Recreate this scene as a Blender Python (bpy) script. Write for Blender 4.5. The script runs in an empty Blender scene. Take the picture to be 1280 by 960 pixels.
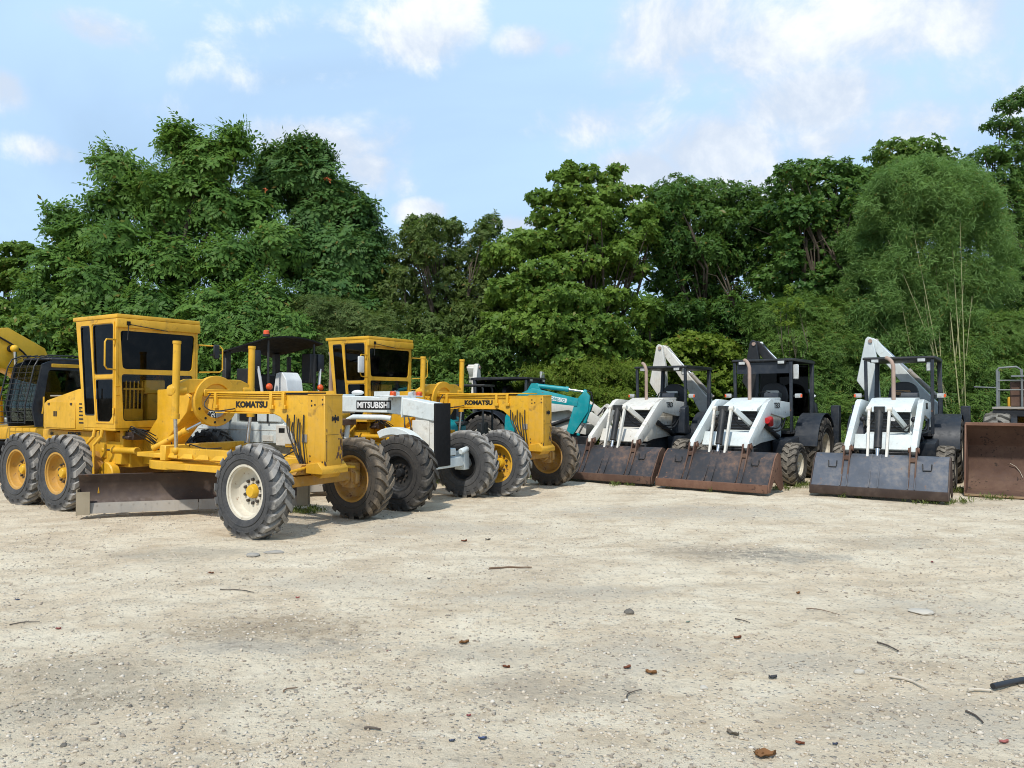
import bpy, bmesh, math, random
import numpy as np
from mathutils import Vector, Matrix, Euler
from mathutils.geometry import tessellate_polygon
R_ = math.radians
random.seed(7)
rng = np.random.default_rng(11)
scn = bpy.context.scene
COL = scn.collection

# ------------------------------------------------------------------ camera
CAM_H = 1.98
F_PX = 950.0                                  # focal length in pixels of the 1280 px wide photograph
PITCH = math.atan(17 / F_PX)
cam_d = bpy.data.cameras.new('camera')
cam_d.sensor_fit = 'HORIZONTAL'; cam_d.sensor_width = 36.0
cam_d.lens = 36.0 * F_PX / 1280.0
cam_d.clip_start = 0.1; cam_d.clip_end = 6000
cam = bpy.data.objects.new('camera', cam_d); COL.objects.link(cam)
cam.location = (0, 0, CAM_H); cam.rotation_euler = (math.pi / 2 + PITCH, 0, 0)
scn.camera = cam

# ------------------------------------------------------------------ sky, sun, exposure
SUN_EL, SUN_AZ = 52.0, -160.0                 # azimuth clockwise from +Y (view direction)
scn.view_settings.view_transform = 'Standard'
scn.view_settings.look = 'None'
scn.view_settings.exposure = 0.36
scn.view_settings.gamma = 1.0
scn.view_settings.use_curve_mapping = False
try:
    scn.cycles.use_denoising = True
    scn.cycles.filter_width = 1.0
    scn.cycles.max_bounces = 8
    scn.cycles.transparent_max_bounces = 12
    scn.cycles.caustics_reflective = False; scn.cycles.caustics_refractive = False
except Exception:
    pass

sd = Vector((math.cos(R_(SUN_EL)) * math.sin(R_(SUN_AZ)), math.cos(R_(SUN_EL)) * math.cos(R_(SUN_AZ)), math.sin(R_(SUN_EL))))
sun_d = bpy.data.lights.new('sun', 'SUN')
sun_d.energy = 2.8; sun_d.angle = R_(2.0); sun_d.color = (1.0, 0.955, 0.88)
sun = bpy.data.objects.new('sun', sun_d); COL.objects.link(sun)
sun.rotation_euler = sd.to_track_quat('Z', 'Y').to_euler()
sun.location = sd * 60

world = bpy.data.worlds.new('World'); scn.world = world
world.use_nodes = True
wt = world.node_tree; wt.nodes.clear()
def wn(t, **k):
    n = wt.nodes.new(t)
    for a, b in k.items(): setattr(n, a, b)
    return n
def wl(a, b): wt.links.new(a, b)
w_out = wn('ShaderNodeOutputWorld'); w_bg = wn('ShaderNodeBackground')
w_bg.inputs['Strength'].default_value = 0.10
wl(w_bg.outputs[0], w_out.inputs[0])
sky = wn('ShaderNodeTexSky', sky_type='NISHITA', sun_disc=False)
sky.sun_elevation = R_(SUN_EL); sky.sun_rotation = R_(SUN_AZ)
sky.air_density = 1.0; sky.dust_density = 1.6; sky.ozone_density = 1.6; sky.altitude = 20
tc = wn('ShaderNodeTexCoord')
nrm = wn('ShaderNodeVectorMath', operation='NORMALIZE'); wl(tc.outputs['Generated'], nrm.inputs[0])
DIR = nrm.outputs[0]
def wmath(op, a, b=None, clamp=False):
    n = wn('ShaderNodeMath', operation=op, use_clamp=clamp)
    for i, q in enumerate((a, b)):
        if q is None: continue
        if hasattr(q, 'is_linked'): wl(q, n.inputs[i])
        else: n.inputs[i].default_value = q
    return n.outputs[0]
def wmap(v, a, b, c, d, smooth=True):
    n = wn('ShaderNodeMapRange'); n.interpolation_type = 'SMOOTHSTEP' if smooth else 'LINEAR'
    wl(v, n.inputs[0])
    for i, q in enumerate((a, b, c, d)): n.inputs[1 + i].default_value = q
    return n.outputs[0]
sep = wn('ShaderNodeSeparateXYZ'); wl(DIR, sep.inputs[0])
# clouds live on the sky sphere: billows flatten towards the horizon
el = wmath('ADD', wmath('MAXIMUM', sep.outputs[2], 0.0), 0.32)
pv = wn('ShaderNodeCombineXYZ')
wl(wmath('DIVIDE', sep.outputs[0], el), pv.inputs[0]); wl(wmath('DIVIDE', sep.outputs[1], el), pv.inputs[1])
wl(wmath('MULTIPLY', sep.outputs[2], 1.5), pv.inputs[2])
def wnoise(vec, scale, detail, rough, dist=0.0):
    n = wn('ShaderNodeTexNoise'); wl(vec, n.inputs['Vector'])
    n.inputs['Scale'].default_value = scale; n.inputs['Detail'].default_value = detail
    n.inputs['Roughness'].default_value = rough; n.inputs['Distortion'].default_value = dist
    return n.outputs['Fac']
n_big = wnoise(pv.outputs[0], 1.5, 9, 0.56, 0.3)
n_fine = wnoise(DIR, 9.0, 9, 0.62, 0.25)
n_thin = wnoise(pv.outputs[0], 0.8, 6, 0.5, 0.6)
def cam_dir(px, py):
    v = Vector(((px - 640) / F_PX, 1.0, -(py - 480) / F_PX))
    return (Matrix.Rotation(PITCH, 3, 'X') @ v).normalized()
CLOUDS = [(525, 42, 75, 42, 1.0), (560, 25, 55, 50, .9), (660, 52, 52, 22, .8), (125, 40, 70, 24, .75), (75, 32, 45, 18, .55), (5, 108, 28, 28, .8),
          (390, 182, 95, 36, 1.0), (450, 215, 75, 40, .85), (525, 265, 40, 18, .95), (800, 225, 75, 42, 1.0), (905, 185, 110, 52, .95), (1010, 130, 120, 52, .95),
          (860, 40, 130, 80, .75), (1100, 25, 150, 70, .8), (1215, 15, 90, 60, .7), (1180, 110, 170, 60, .5), (700, 62, 30, 14, .7), (65, 190, 40, 18, .6), (960, 225, 120, 30, .7),
          (640, 280, 60, 14, .8), (760, 150, 120, 40, .55), (1120, 160, 140, 45, .7), (960, 60, 140, 60, .75), (1040, 175, 110, 40, .8), (780, 100, 60, 30, .6), (300, 95, 130, 30, .45), (480, 180, 90, 50, .6), (200, 140, 120, 30, .4)]
blob = None
for (px, py, rx, ry, amp) in CLOUDS:
    c = cam_dir(px, py)
    s = wn('ShaderNodeVectorMath', operation='SUBTRACT'); wl(DIR, s.inputs[0]); s.inputs[1].default_value = c
    m = wn('ShaderNodeVectorMath', operation='MULTIPLY'); wl(s.outputs[0], m.inputs[0])
    m.inputs[1].default_value = (F_PX / rx, F_PX / (rx * 1.6), F_PX / ry)
    L = wn('ShaderNodeVectorMath', operation='LENGTH'); wl(m.outputs[0], L.inputs[0])
    v = wmap(L.outputs['Value'], 0.0, 1.55, amp, 0.0)
    blob = v if blob is None else wmath('MAXIMUM', blob, v)
base_cl = wmap(n_big, 0.56, 0.78, 0.0, 0.55)
dens = wmath('ADD', wmath('MAXIMUM', blob, base_cl), wmath('MULTIPLY', wmath('SUBTRACT', n_fine, 0.5), 1.7))
cl_mask = wmap(dens, 0.26, 0.80, 0.0, 0.96)
veil = wmap(n_thin, 0.32, 0.68, 0.55, 0.98)
shade = wmap(wmath('ADD', wmath('MULTIPLY', n_fine, .7), wmath('MULTIPLY', n_big, .5)), .54, .80, 0.0, 1.0)
def wmixc(f, a, b):
    n = wn('ShaderNodeMix', data_type='RGBA'); wl(f, n.inputs[0])
    for i, q in ((6, a), (7, b)):
        if hasattr(q, 'is_linked'): wl(q, n.inputs[i])
        else: n.inputs[i].default_value = (*q, 1)
    return n.outputs[2]
SKYG = 1.0
veil_c = wmixc(veil, sky.outputs[0], (4.6, 6.5, 8.8))
cl_col = wmixc(shade, (5.2, 6.0, 7.2), (8.5, 8.7, 8.8))
wl(wmixc(cl_mask, veil_c, cl_col), w_bg.inputs['Color'])

# ------------------------------------------------------------------ helpers
def at(px, py, Y):
    """world point seen at photo pixel (px, py) at distance Y from the camera along +Y"""
    d = cam_dir(px, py)
    return Vector((0, 0, CAM_H)) + d * (Y / d.y)
def tag(o, label=None, cat=None, group=None, kind=None):
    if label: o['label'] = label
    if cat: o['category'] = cat
    if group: o['group'] = group
    if kind: o['kind'] = kind
    return o
def empty(name, loc, rz=0.0):
    o = bpy.data.objects.new(name, None); COL.objects.link(o)
    o.empty_display_size = 0.3; o.location = loc; o.rotation_euler = (0, 0, rz)
    return o
def link(name, me, mat, parent=None, loc=None, rot=None):
    o = bpy.data.objects.new(name, me); COL.objects.link(o)
    if mat is not None and not me.materials: me.materials.append(mat)
    if parent is not None: o.parent = parent
    if loc is not None: o.location = loc
    if rot is not None: o.rotation_euler = rot
    return o
def rounded(pts, r, n=4):
    out = []
    N = len(pts)
    for i in range(N):
        p = Vector(pts[i]); a = Vector(pts[i - 1]) - p; b = Vector(pts[(i + 1) % N]) - p
        rr = min(r, a.length * .45, b.length * .45)
        pa = p + a.normalized() * rr; pb = p + b.normalized() * rr
        for k in range(n + 1):
            t = k / n
            q = pa * (1 - t) ** 2 + p * 2 * t * (1 - t) + pb * t * t
            out.append((q.x, q.y))
    return out
def arc(cx, cy, r, a0, a1, n):
    return [(cx + r * math.cos(R_(a0 + (a1 - a0) * k / n)), cy + r * math.sin(R_(a0 + (a1 - a0) * k / n))) for k in range(n + 1)]
AX = {'x': lambda u, v, w: (w, u, v), 'y': lambda u, v, w: (u, w, v), 'z': lambda u, v, w: (u, v, w)}
class MB:
    """collects shapes and links them as ONE mesh object"""
    def __init__(s): s.v = []; s.f = []
    def add(s, v, f):
        k = len(s.v); s.v += [tuple(q) for q in v]; s.f += [tuple(i + k for i in q) for q in f]; return s
    def bx(s, x0, x1, y0, y1, z0, z1):
        v = [(x, y, z) for x in (x0, x1) for y in (y0, y1) for z in (z0, z1)]
        return s.add(v, [(0, 1, 3, 2), (4, 6, 7, 5), (0, 4, 5, 1), (2, 3, 7, 6), (0, 2, 6, 4), (1, 5, 7, 3)])
    def prism(s, pts, ax, a, b):
        n = len(pts); m = AX[ax]
        v = [m(u, w, a) for u, w in pts] + [m(u, w, b) for u, w in pts]
        return s.add(v, [tuple(range(n)), tuple(range(2 * n - 1, n - 1, -1))] + [(i, i + n, (i + 1) % n + n, (i + 1) % n) for i in range(n)])
    def plate(s, outer, holes, ax, a, b):
        m = AX[ax]; loops = [outer] + holes
        flat = [p for l in loops for p in l]; n = len(flat)
        tri = tessellate_polygon([[Vector((p[0], p[1], 0)) for p in l] for l in loops])
        v = [m(u, w, a) for u, w in flat] + [m(u, w, b) for u, w in flat]
        f = [tuple(t) for t in tri] + [tuple(i + n for i in reversed(t)) for t in tri]
        k = 0
        for l in loops:
            c = len(l)
            f += [(k + i, k + (i + 1) % c, k + (i + 1) % c + n, k + i + n) for i in range(c)]
            k += c
        return s.add(v, f)
    def bar(s, p0, p1, w, h, up=(0, 0, 1)):
        p0 = Vector(p0); p1 = Vector(p1); d = (p1 - p0).normalized(); u = Vector(up)
        if abs(d.dot(u)) > .98: u = Vector((1, 0, 0))
        sx = d.cross(u).normalized() * w / 2; sy = sx.cross(d).normalized() * h / 2
        v = [p + a * sx + b * sy for p in (p0, p1) for a, b in ((-1, -1), (1, -1), (1, 1), (-1, 1))]
        return s.add(v, [(3, 2, 1, 0), (4, 5, 6, 7)] + [(i, (i + 1) % 4, (i + 1) % 4 + 4, i + 4) for i in range(4)])
    def cyl(s, p0, p1, r0, r1=None, n=16):
        return s.tube([p0, p1], [r0, r0 if r1 is None else r1], n)
    def tube(s, path, r, n=8, caps=True):
        path = [Vector(p) for p in path]; L = len(path)
        rs = r if isinstance(r, (list, tuple)) else [r] * L
        d0 = (path[1] - path[0]).normalized()
        u = d0.orthogonal().normalized(); v = []
        for i, p in enumerate(path):
            d = (path[min(i + 1, L - 1)] - path[max(i - 1, 0)])
            d = d.normalized() if d.length > 1e-9 else d0
            u = (u - d * u.dot(d))
            u = u.normalized() if u.length > 1e-6 else d.orthogonal().normalized()
            w = d.cross(u)
            v += [p + (u * math.cos(2 * math.pi * k / n) + w * math.sin(2 * math.pi * k / n)) * rs[i] for k in range(n)]
        f = [(i * n + k, i * n + (k + 1) % n, (i + 1) * n + (k + 1) % n, (i + 1) * n + k) for i in range(L - 1) for k in range(n)]
        if caps: f += [tuple(range(n - 1, -1, -1)), tuple((L - 1) * n + k for k in range(n))]
        return s.add(v, f)
    def lathe(s, prof, n=32, ax='y', c=(0, 0, 0), closed=False):
        v = []; L = len(prof)
        for k in range(n):
            a = 2 * math.pi * k / n
            for r, h in prof:
                q = (r * math.cos(a), r * math.sin(a))
                p = {'y': (q[0], h, q[1]), 'z': (q[0], q[1], h), 'x': (h, q[0], q[1])}[ax]
                v.append((p[0] + c[0], p[1] + c[1], p[2] + c[2]))
        f = []
        for k in range(n):
            for i in range(L if closed else L - 1):
                j = (i + 1) % L; k2 = (k + 1) % n
                f.append((k * L + i, k * L + j, k2 * L + j, k2 * L + i))
        return s.add(v, f)
    def ball(s, c, r, sc=(1, 1, 1), n=10):
        prof = [(r * math.sin(math.pi * i / n) * 1.0 + 1e-5, -r * math.cos(math.pi * i / n)) for i in range(n + 1)]
        k = len(s.v); s.lathe(prof, 14, 'z')
        for i in range(k, len(s.v)):
            p = s.v[i]; s.v[i] = (p[0] * sc[0] + c[0], p[1] * sc[1] + c[1], p[2] * sc[2] + c[2])
        return s
    def xf(s, mtx):
        s.v = [tuple(mtx @ Vector(p)) for p in s.v]; return s
    def mesh(s, name, bevel=0.0, smooth=38, seg=1):
        me = bpy.data.meshes.new(name)
        bm = bmesh.new()
        vs = [bm.verts.new(p) for p in s.v]
        for f in s.f:
            try: bm.faces.new([vs[i] for i in f])
            except ValueError: pass
        bmesh.ops.recalc_face_normals(bm, faces=bm.faces[:])
        if bevel > 0:
            es = [e for e in bm.edges if len(e.link_faces) == 2 and e.calc_face_angle(0) > R_(32)]
            try: bmesh.ops.bevel(bm, geom=es, offset=bevel, offset_type='OFFSET', segments=seg, profile=.6, affect='EDGES', clamp_overlap=True)
            except Exception: pass
        bm.to_mesh(me); bm.free()
        if smooth:
            me.polygons.foreach_set('use_smooth', [True] * len(me.polygons))
            try: me.set_sharp_from_angle(angle=R_(smooth))
            except Exception: pass
        return me
    def build(s, name, mat, parent=None, bevel=0.0, smooth=38, loc=None, rot=None, seg=1):
        return link(name, s.mesh(name, bevel, smooth, seg), mat, parent, loc, rot)
def copy_tree(o, parent=None):
    c = o.copy(); COL.objects.link(c); c.parent = parent
    for ch in [q for q in bpy.data.objects if q.parent == o]: copy_tree(ch, c)
    return c
_fc = {}
def lettering(text, mat, parent, loc, rot, width, height, name='lettering', bold=0.02, thick=0.006):
    key = (text, width, height, bold)
    if key not in _fc:
        cu = bpy.data.curves.new('t', 'FONT'); cu.body = text; cu.extrude = 0.02; cu.offset = bold; cu.resolution_u = 3
        ob = bpy.data.objects.new('t', cu); COL.objects.link(ob)
        me = bpy.data.meshes.new_from_object(ob.evaluated_get(bpy.context.evaluated_depsgraph_get()))
        bpy.data.objects.remove(ob)
        n = len(me.vertices); co = np.empty(n * 3); me.vertices.foreach_get('co', co); co = co.reshape(-1, 3)
        mn, mx = co.min(0), co.max(0)
        co = (co - (mn + mx) / 2) / np.maximum(mx - mn, 1e-6) * np.array([width, height, thick])
        me.vertices.foreach_set('co', co.ravel()); me.name = 'lettering'; me.materials.clear()
        _fc[key] = me
    return link(name, _fc[key].copy(), mat, parent, loc, rot)

# ------------------------------------------------------------------ materials
_m = {}
def nmat(name):
    m = bpy.data.materials.new(name); m.use_nodes = True
    nt = m.node_tree; nt.nodes.clear()
    return m, nt
class NT:
    def __init__(s, nt): s.t = nt
    def n(s, t, **k):
        q = s.t.nodes.new(t)
        for a, b in k.items(): setattr(q, a, b)
        return q
    def l(s, a, b): s.t.links.new(a, b)
    def noise(s, vec, scale, detail=5, rough=.6, dist=0.0):
        q = s.n('ShaderNodeTexNoise'); s.l(vec, q.inputs['Vector'])
        q.inputs['Scale'].default_value = scale; q.inputs['Detail'].default_value = detail
        q.inputs['Roughness'].default_value = rough; q.inputs['Distortion'].default_value = dist
        return q.outputs['Fac']
    def ramp(s, v, a, b, c=0.0, d=1.0):
        q = s.n('ShaderNodeMapRange'); q.interpolation_type = 'SMOOTHSTEP'; s.l(v, q.inputs[0])
        for i, x in enumerate((a, b, c, d)): q.inputs[1 + i].default_value = x
        return q.outputs[0]
    def mix(s, f, a, b, mode='MIX'):
        q = s.n('ShaderNodeMix', data_type='RGBA', blend_type=mode)
        for i, x in ((0, f), (6, a), (7, b)):
            if hasattr(x, 'is_linked'): s.l(x, q.inputs[i])
            elif i == 0: q.inputs[0].default_value = x
            else: q.inputs[i].default_value = (*x, 1)
        return q.outputs[2]
    def math(s, op, a, b=None, clamp=False):
        q = s.n('ShaderNodeMath', operation=op, use_clamp=clamp)
        for i, x in enumerate((a, b)):
            if x is None: continue
            if hasattr(x, 'is_linked'): s.l(x, q.inputs[i])
            else: q.inputs[i].default_value = x
        return q.outputs[0]
    def bump(s, h, strength, dist):
        q = s.n('ShaderNodeBump'); s.l(h, q.inputs['Height'])
        q.inputs['Strength'].default_value = strength; q.inputs['Distance'].default_value = dist
        return q.outputs[0]
    def coord(s, which='Object'): return s.n('ShaderNodeTexCoord').outputs[which]
    def scaled(s, vec, sc):
        q = s.n('ShaderNodeMapping'); s.l(vec, q.inputs[0]); q.inputs['Scale'].default_value = sc; return q.outputs[0]
    def out(s, sh):
        o = s.n('ShaderNodeOutputMaterial'); s.l(sh, o.inputs[0])
def mul(c, k): return tuple(min(1, x * k) for x in c)
def paint(name, col, rough=.45, grime=.35, chips=0.0, metal=0.0, rust=(.11, .045, .02), dust=(.36, .31, .24), fade=.18, spec=.4, streak=.25, grease=0.0):
    """weathered paint or bare metal: uneven tone, dust, vertical grime runs, rust chips"""
    if name in _m: return _m[name]
    m, nt = nmat(name); N = NT(nt)
    co = N.coord()
    n1 = N.noise(co, 1.7, 6, .62); n2 = N.noise(co, 11, 8, .68); n3 = N.noise(N.scaled(co, (9, 9, .8)), 2.2, 6, .6)
    c = N.mix(N.ramp(n1, .3, .7), mul(col, 1 - fade), mul(col, 1 + fade * .6))
    c = N.mix(N.ramp(n3, .52, .78, 0, streak), c, mul(col, .45))
    c = N.mix(N.ramp(N.math('ADD', N.math('MULTIPLY', n1, .6), N.math('MULTIPLY', n2, .45)), .47, .72, 0, grime), c, dust)
    if grease > 0:
        c = N.mix(N.ramp(N.math('ADD', N.math('MULTIPLY', N.noise(co, 3.3, 5, .6, .5), .75), N.math('MULTIPLY', n2, .25)), .56, .68, 0, grease), c, (.075, .048, .025))
    if chips > 0:
        nb = N.noise(co, 2.6, 5, .6)
        ch = N.ramp(N.math('ADD', N.math('MULTIPLY', n2, .62), N.math('MULTIPLY', nb, .38)), .66 - chips, .71 - chips)
        c = N.mix(ch, c, N.mix(n2, mul(rust, .6), mul(rust, 1.7)))
    b = N.n('ShaderNodeBsdfPrincipled'); N.l(c, b.inputs['Base Color'])
    b.inputs['Metallic'].default_value = metal; b.inputs['Specular IOR Level'].default_value = spec
    N.l(N.ramp(n2, .3, .75, rough - .08, min(1, rough + .22)), b.inputs['Roughness'])
    N.l(N.bump(n2, .12, .006), b.inputs['Normal'])
    N.out(b.outputs[0]); _m[name] = m
    return m
def rubber(name, R, col=(.022, .022, .023), dusty=.5, mud=(.27, .235, .185)):
    if name in _m: return _m[name]
    m, nt = nmat(name); N = NT(nt); co = N.coord()
    n1 = N.noise(co, 3.5, 6, .65); n2 = N.noise(co, 26, 6, .7)
    sp = N.n('ShaderNodeSeparateXYZ'); N.l(co, sp.inputs[0])
    r = N.math('SQRT', N.math('ADD', N.math('POWER', sp.outputs[0], 2.0), N.math('POWER', sp.outputs[2], 2.0)))
    tr = N.ramp(r, R * .88, R * .99, .17, dusty)                 # dust sits on the tread
    f = N.math('MULTIPLY', N.ramp(N.math('ADD', N.math('MULTIPLY', n1, .6), N.math('MULTIPLY', n2, .5)), .30, .68), tr, True)
    c = N.mix(f, col, mud)
    b = N.n('ShaderNodeBsdfPrincipled'); N.l(c, b.inputs['Base Color'])
    b.inputs['Roughness'].default_value = .78; b.inputs['Specular IOR Level'].default_value = .3
    N.l(N.bump(n2, .35, .01), b.inputs['Normal'])
    N.out(b.outputs[0]); _m[name] = m
    return m
def glass(name, tint, rough=.03):
    if name in _m: return _m[name]
    m, nt = nmat(name); N = NT(nt)
    t = N.n('ShaderNodeBsdfTransparent'); t.inputs[0].default_value = (*tint, 1)
    g = N.n('ShaderNodeBsdfGlossy'); g.inputs['Roughness'].default_value = rough
    n = N.noise(N.coord(), 5, 5, .6)
    d = N.n('ShaderNodeBsdfDiffuse'); d.inputs[0].default_value = (.16, .15, .13, 1)
    fr = N.n('ShaderNodeFresnel'); fr.inputs[0].default_value = 1.45
    mx = N.n('ShaderNodeMixShader'); N.l(N.ramp(n, .4, .8, .004, .05), mx.inputs[0]); N.l(t.outputs[0], mx.inputs[1]); N.l(d.outputs[0], mx.inputs[2])
    m2 = N.n('ShaderNodeMixShader'); N.l(N.math('MULTIPLY', fr.outputs[0], .45), m2.inputs[0]); N.l(mx.outputs[0], m2.inputs[1]); N.l(g.outputs[0], m2.inputs[2])
    N.out(m2.outputs[0]); _m[name] = m
    return m
def leafmat(name, a, b, trans=.3, rough=.5, var=.5):
    if name in _m: return _m[name]
    m, nt = nmat(name); N = NT(nt)
    g = N.n('ShaderNodeNewGeometry')
    n = N.noise(N.coord(), .55, 3, .5)
    f = N.math('ADD', N.math('MULTIPLY', g.outputs['Random Per Island'], var), N.math('MULTIPLY', N.ramp(n, .3, .7), 1 - var))
    c = N.mix(f, a, b)
    br = N.ramp(g.outputs['Random Per Island'], .965, .99, 0, .75)
    c = N.mix(br, c, (.22, .14, .03))
    p = N.n('ShaderNodeBsdfPrincipled'); N.l(c, p.inputs['Base Color']); p.inputs['Roughness'].default_value = rough
    p.inputs['Specular IOR Level'].default_value = .16
    t = N.n('ShaderNodeBsdfTranslucent'); N.l(N.mix(.5, c, (.16, .26, .03)), t.inputs[0])
    x = N.n('ShaderNodeMixShader'); x.inputs[0].default_value = trans
    N.l(p.outputs[0], x.inputs[1]); N.l(t.outputs[0], x.inputs[2]); N.out(x.outputs[0]); _m[name] = m
    return m
def plain(name, col, rough=.6, metal=0.0, emit=0.0):
    if name in _m: return _m[name]
    m, nt = nmat(name); N = NT(nt)
    n2 = N.noise(N.coord(), 14, 5, .6)
    b = N.n('ShaderNodeBsdfPrincipled'); N.l(N.mix(N.ramp(n2, .35, .7), mul(col, .82), mul(col, 1.1)), b.inputs['Base Color'])
    b.inputs['Roughness'].default_value = rough; b.inputs['Metallic'].default_value = metal
    N.out(b.outputs[0]); _m[name] = m
    return m

YEL = paint('yellow_paint', (.70, .385, .022), .42, .20, .038, fade=.2, streak=.36, dust=(.46, .33, .15), grease=.42)
YEL2 = paint('worn_yellow_paint', (.64, .345, .024), .5, .28, .07, streak=.38, dust=(.42, .30, .15), grease=.5)
YELB = paint('bright_yellow_paint', (.72, .42, .022), .4, .08, .02, streak=.12)
DIRTY_YEL = paint('muddy_yellow_paint', (.42, .22, .035), .7, .6, .09, rust=(.16, .07, .03))
WHITE = paint('white_paint', (.70, .71, .70), .42, .20, .02, dust=(.42, .36, .28), streak=.15)
WHITE_O = paint('old_white_paint', (.66, .64, .58), .5, .45, .055, dust=(.46, .38, .27), streak=.35, grease=.35)
WHITE_B = paint('cool_white_paint', (.64, .69, .68), .42, .34, .038, dust=(.42, .36, .28), streak=.25, grease=.3)
CREAM = paint('cream_rim_paint', (.62, .57, .46), .6, .5, .065, rust=(.16, .08, .035))
BLACK = paint('black_paint', (.016, .017, .019), .42, .22, 0, dust=(.13, .12, .10), streak=0)
NAVY = paint('dark_blue_grey_paint', (.020, .026, .036), .4, .25, 0, dust=(.15, .14, .12), streak=0)
MATT = paint('matt_black_sheet', (.010, .010, .011), .75, .08, 0, dust=(.08, .08, .08), streak=0, spec=.2)
TEAL = paint('turquoise_paint', (.0, .27, .30), .4, .15, .02)
STEEL_D = paint('dark_brown_steel', (.060, .040, .032), .55, .45, .05, metal=.3, rust=(.10, .05, .03), dust=(.16, .12, .09))
STEEL_L = paint('worn_grey_steel', (.32, .29, .25), .55, .4, .05, metal=.15)
BLUE_ST = paint('scraped_blue_steel', (.088, .098, .118), .5, .6, .06, metal=.12, rust=(.15, .075, .04), dust=(.24, .21, .18))
DARK_ST = paint('scraped_dark_steel', (.035, .034, .037), .5, .75, .06, metal=.1, rust=(.20, .085, .045), dust=(.17, .105, .072))
RUST = paint('rusty_steel', (.155, .078, .050), .75, .4, .10, rust=(.055, .028, .02), dust=(.26, .17, .11))
RUST_D = paint('dark_rusty_steel', (.105, .058, .040), .75, .55, .10, rust=(.03, .02, .016), dust=(.18, .12, .08))
RUST_PINK = paint('heat_bleached_steel', (.34, .24, .19), .7, .4, .06)
CHROME = plain('chrome_rod', (.62, .62, .62), .22, 1.0)
HOSE = plain('black_hose', (.012, .012, .013), .55)
BLKP = plain('black_lettering', (.010, .010, .010), .55)
WHTP = plain('white_lettering', (.78, .78, .76), .5)
ORANGE = plain('orange_lens', (.75, .10, .02), .25)
LAMPG = plain('lamp_glass', (.55, .55, .52), .12, .3)
SEAT = plain('black_vinyl', (.015, .015, .016), .5)
TANV = plain('tan_pad', (.30, .17, .08), .7)
RED = plain('red_sleeve', (.50, .012, .015), .45)
TARP = paint('grey_tarpaulin', (.40, .41, .41), .55, .3, 0, streak=0)
GLASS_D = glass('tinted_dark_glass', (.05, .052, .055))
GLASS_C = glass('clear_cab_glass', (.88, .89, .87))
GLASS_M = glass('grey_green_glass', (.50, .56, .53))
# ------------------------------------------------------------------ ground
_perm = rng.random((256, 256)).astype(np.float64)
def vnoise(x, y):
    xi = np.floor(x).astype(int); yi = np.floor(y).astype(int); fx = x - xi; fy = y - yi
    fx = fx * fx * (3 - 2 * fx); fy = fy * fy * (3 - 2 * fy)
    g = lambda a, b: _perm[a % 256, b % 256]
    return (g(xi, yi) * (1 - fx) + g(xi + 1, yi) * fx) * (1 - fy) + (g(xi, yi + 1) * (1 - fx) + g(xi + 1, yi + 1) * fx) * fy - .5
def gz(x, y):
    x = np.asarray(x, float); y = np.asarray(y, float)
    d = np.hypot(x, y)
    near = np.clip((11.5 - y) / 3.0, 0, 1)                       # machines stand on level ground
    h = vnoise(x * .45 + 9, y * .45) * .035 + vnoise(x * 1.3, y * 1.3 + 40) * .022 + vnoise(x * 3.7 + 3, y * 3.7) * .018 + vnoise(x * 9 + 70, y * 9) * .012
    for (ax_, ay_, bx_, by_) in ((-3.2, 3.5, 1.6, 11.0), (-1.5, 3.5, 3.3, 11.0), (5.2, 4.0, 2.2, 12.5), (7.0, 4.0, 4.0, 12.5), (-7, 7.2, 6, 8.6), (-7, 8.9, 6, 10.3)):   # wheel ruts
        L_ = math.hypot(bx_ - ax_, by_ - ay_); dd = np.abs((x - ax_) * (by_ - ay_) - (y - ay_) * (bx_ - ax_)) / L_ + .10 * vnoise(x * .8, y * .8)
        h = h - .014 * np.exp(-(dd / .15) ** 2) + .008 * np.exp(-((dd - .30) / .10) ** 2)
    h *= (.45 + .55 * near) * np.clip(1.6 - d / 60, .0, 1)
    return h - .006
def axis_coords(dense0, dense1, step, far):
    a = list(np.arange(dense0, dense1 + 1e-6, step))
    s = step; x = dense1
    while x < far: s *= 1.35; x += s; a.append(x)
    s = step; x = dense0; b = []
    while x > -far: s *= 1.35; x -= s; b.append(x)
    return np.array(b[::-1] + a)
def grid_mesh(name, xs, ys, zf):
    X, Y = np.meshgrid(xs, ys, indexing='ij'); Z = zf(X, Y)
    co = np.stack([X, Y, Z], -1).reshape(-1, 3); nx, ny = len(xs), len(ys)
    i, j = np.meshgrid(np.arange(nx - 1), np.arange(ny - 1), indexing='ij'); a = (i * ny + j).ravel()
    return fast_mesh(name, co, np.stack([a, a + ny, a + ny + 1, a + 1], -1))
def fast_mesh(name, co, quads, smooth=True):
    me = bpy.data.meshes.new(name); n = len(co); f = len(quads); k = quads.shape[1]
    me.vertices.add(n); me.vertices.foreach_set('co', np.ascontiguousarray(co, dtype=np.float32).ravel())
    me.loops.add(f * k); me.loops.foreach_set('vertex_index', np.ascontiguousarray(quads, dtype=np.int32).ravel())
    me.polygons.add(f); me.polygons.foreach_set('loop_start', np.arange(0, f * k, k, dtype=np.int32))
    me.polygons.foreach_set('loop_total', np.full(f, k, dtype=np.int32))
    if smooth: me.polygons.foreach_set('use_smooth', np.ones(f, dtype=bool))
    me.update(calc_edges=True); me.validate()
    return me
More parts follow.
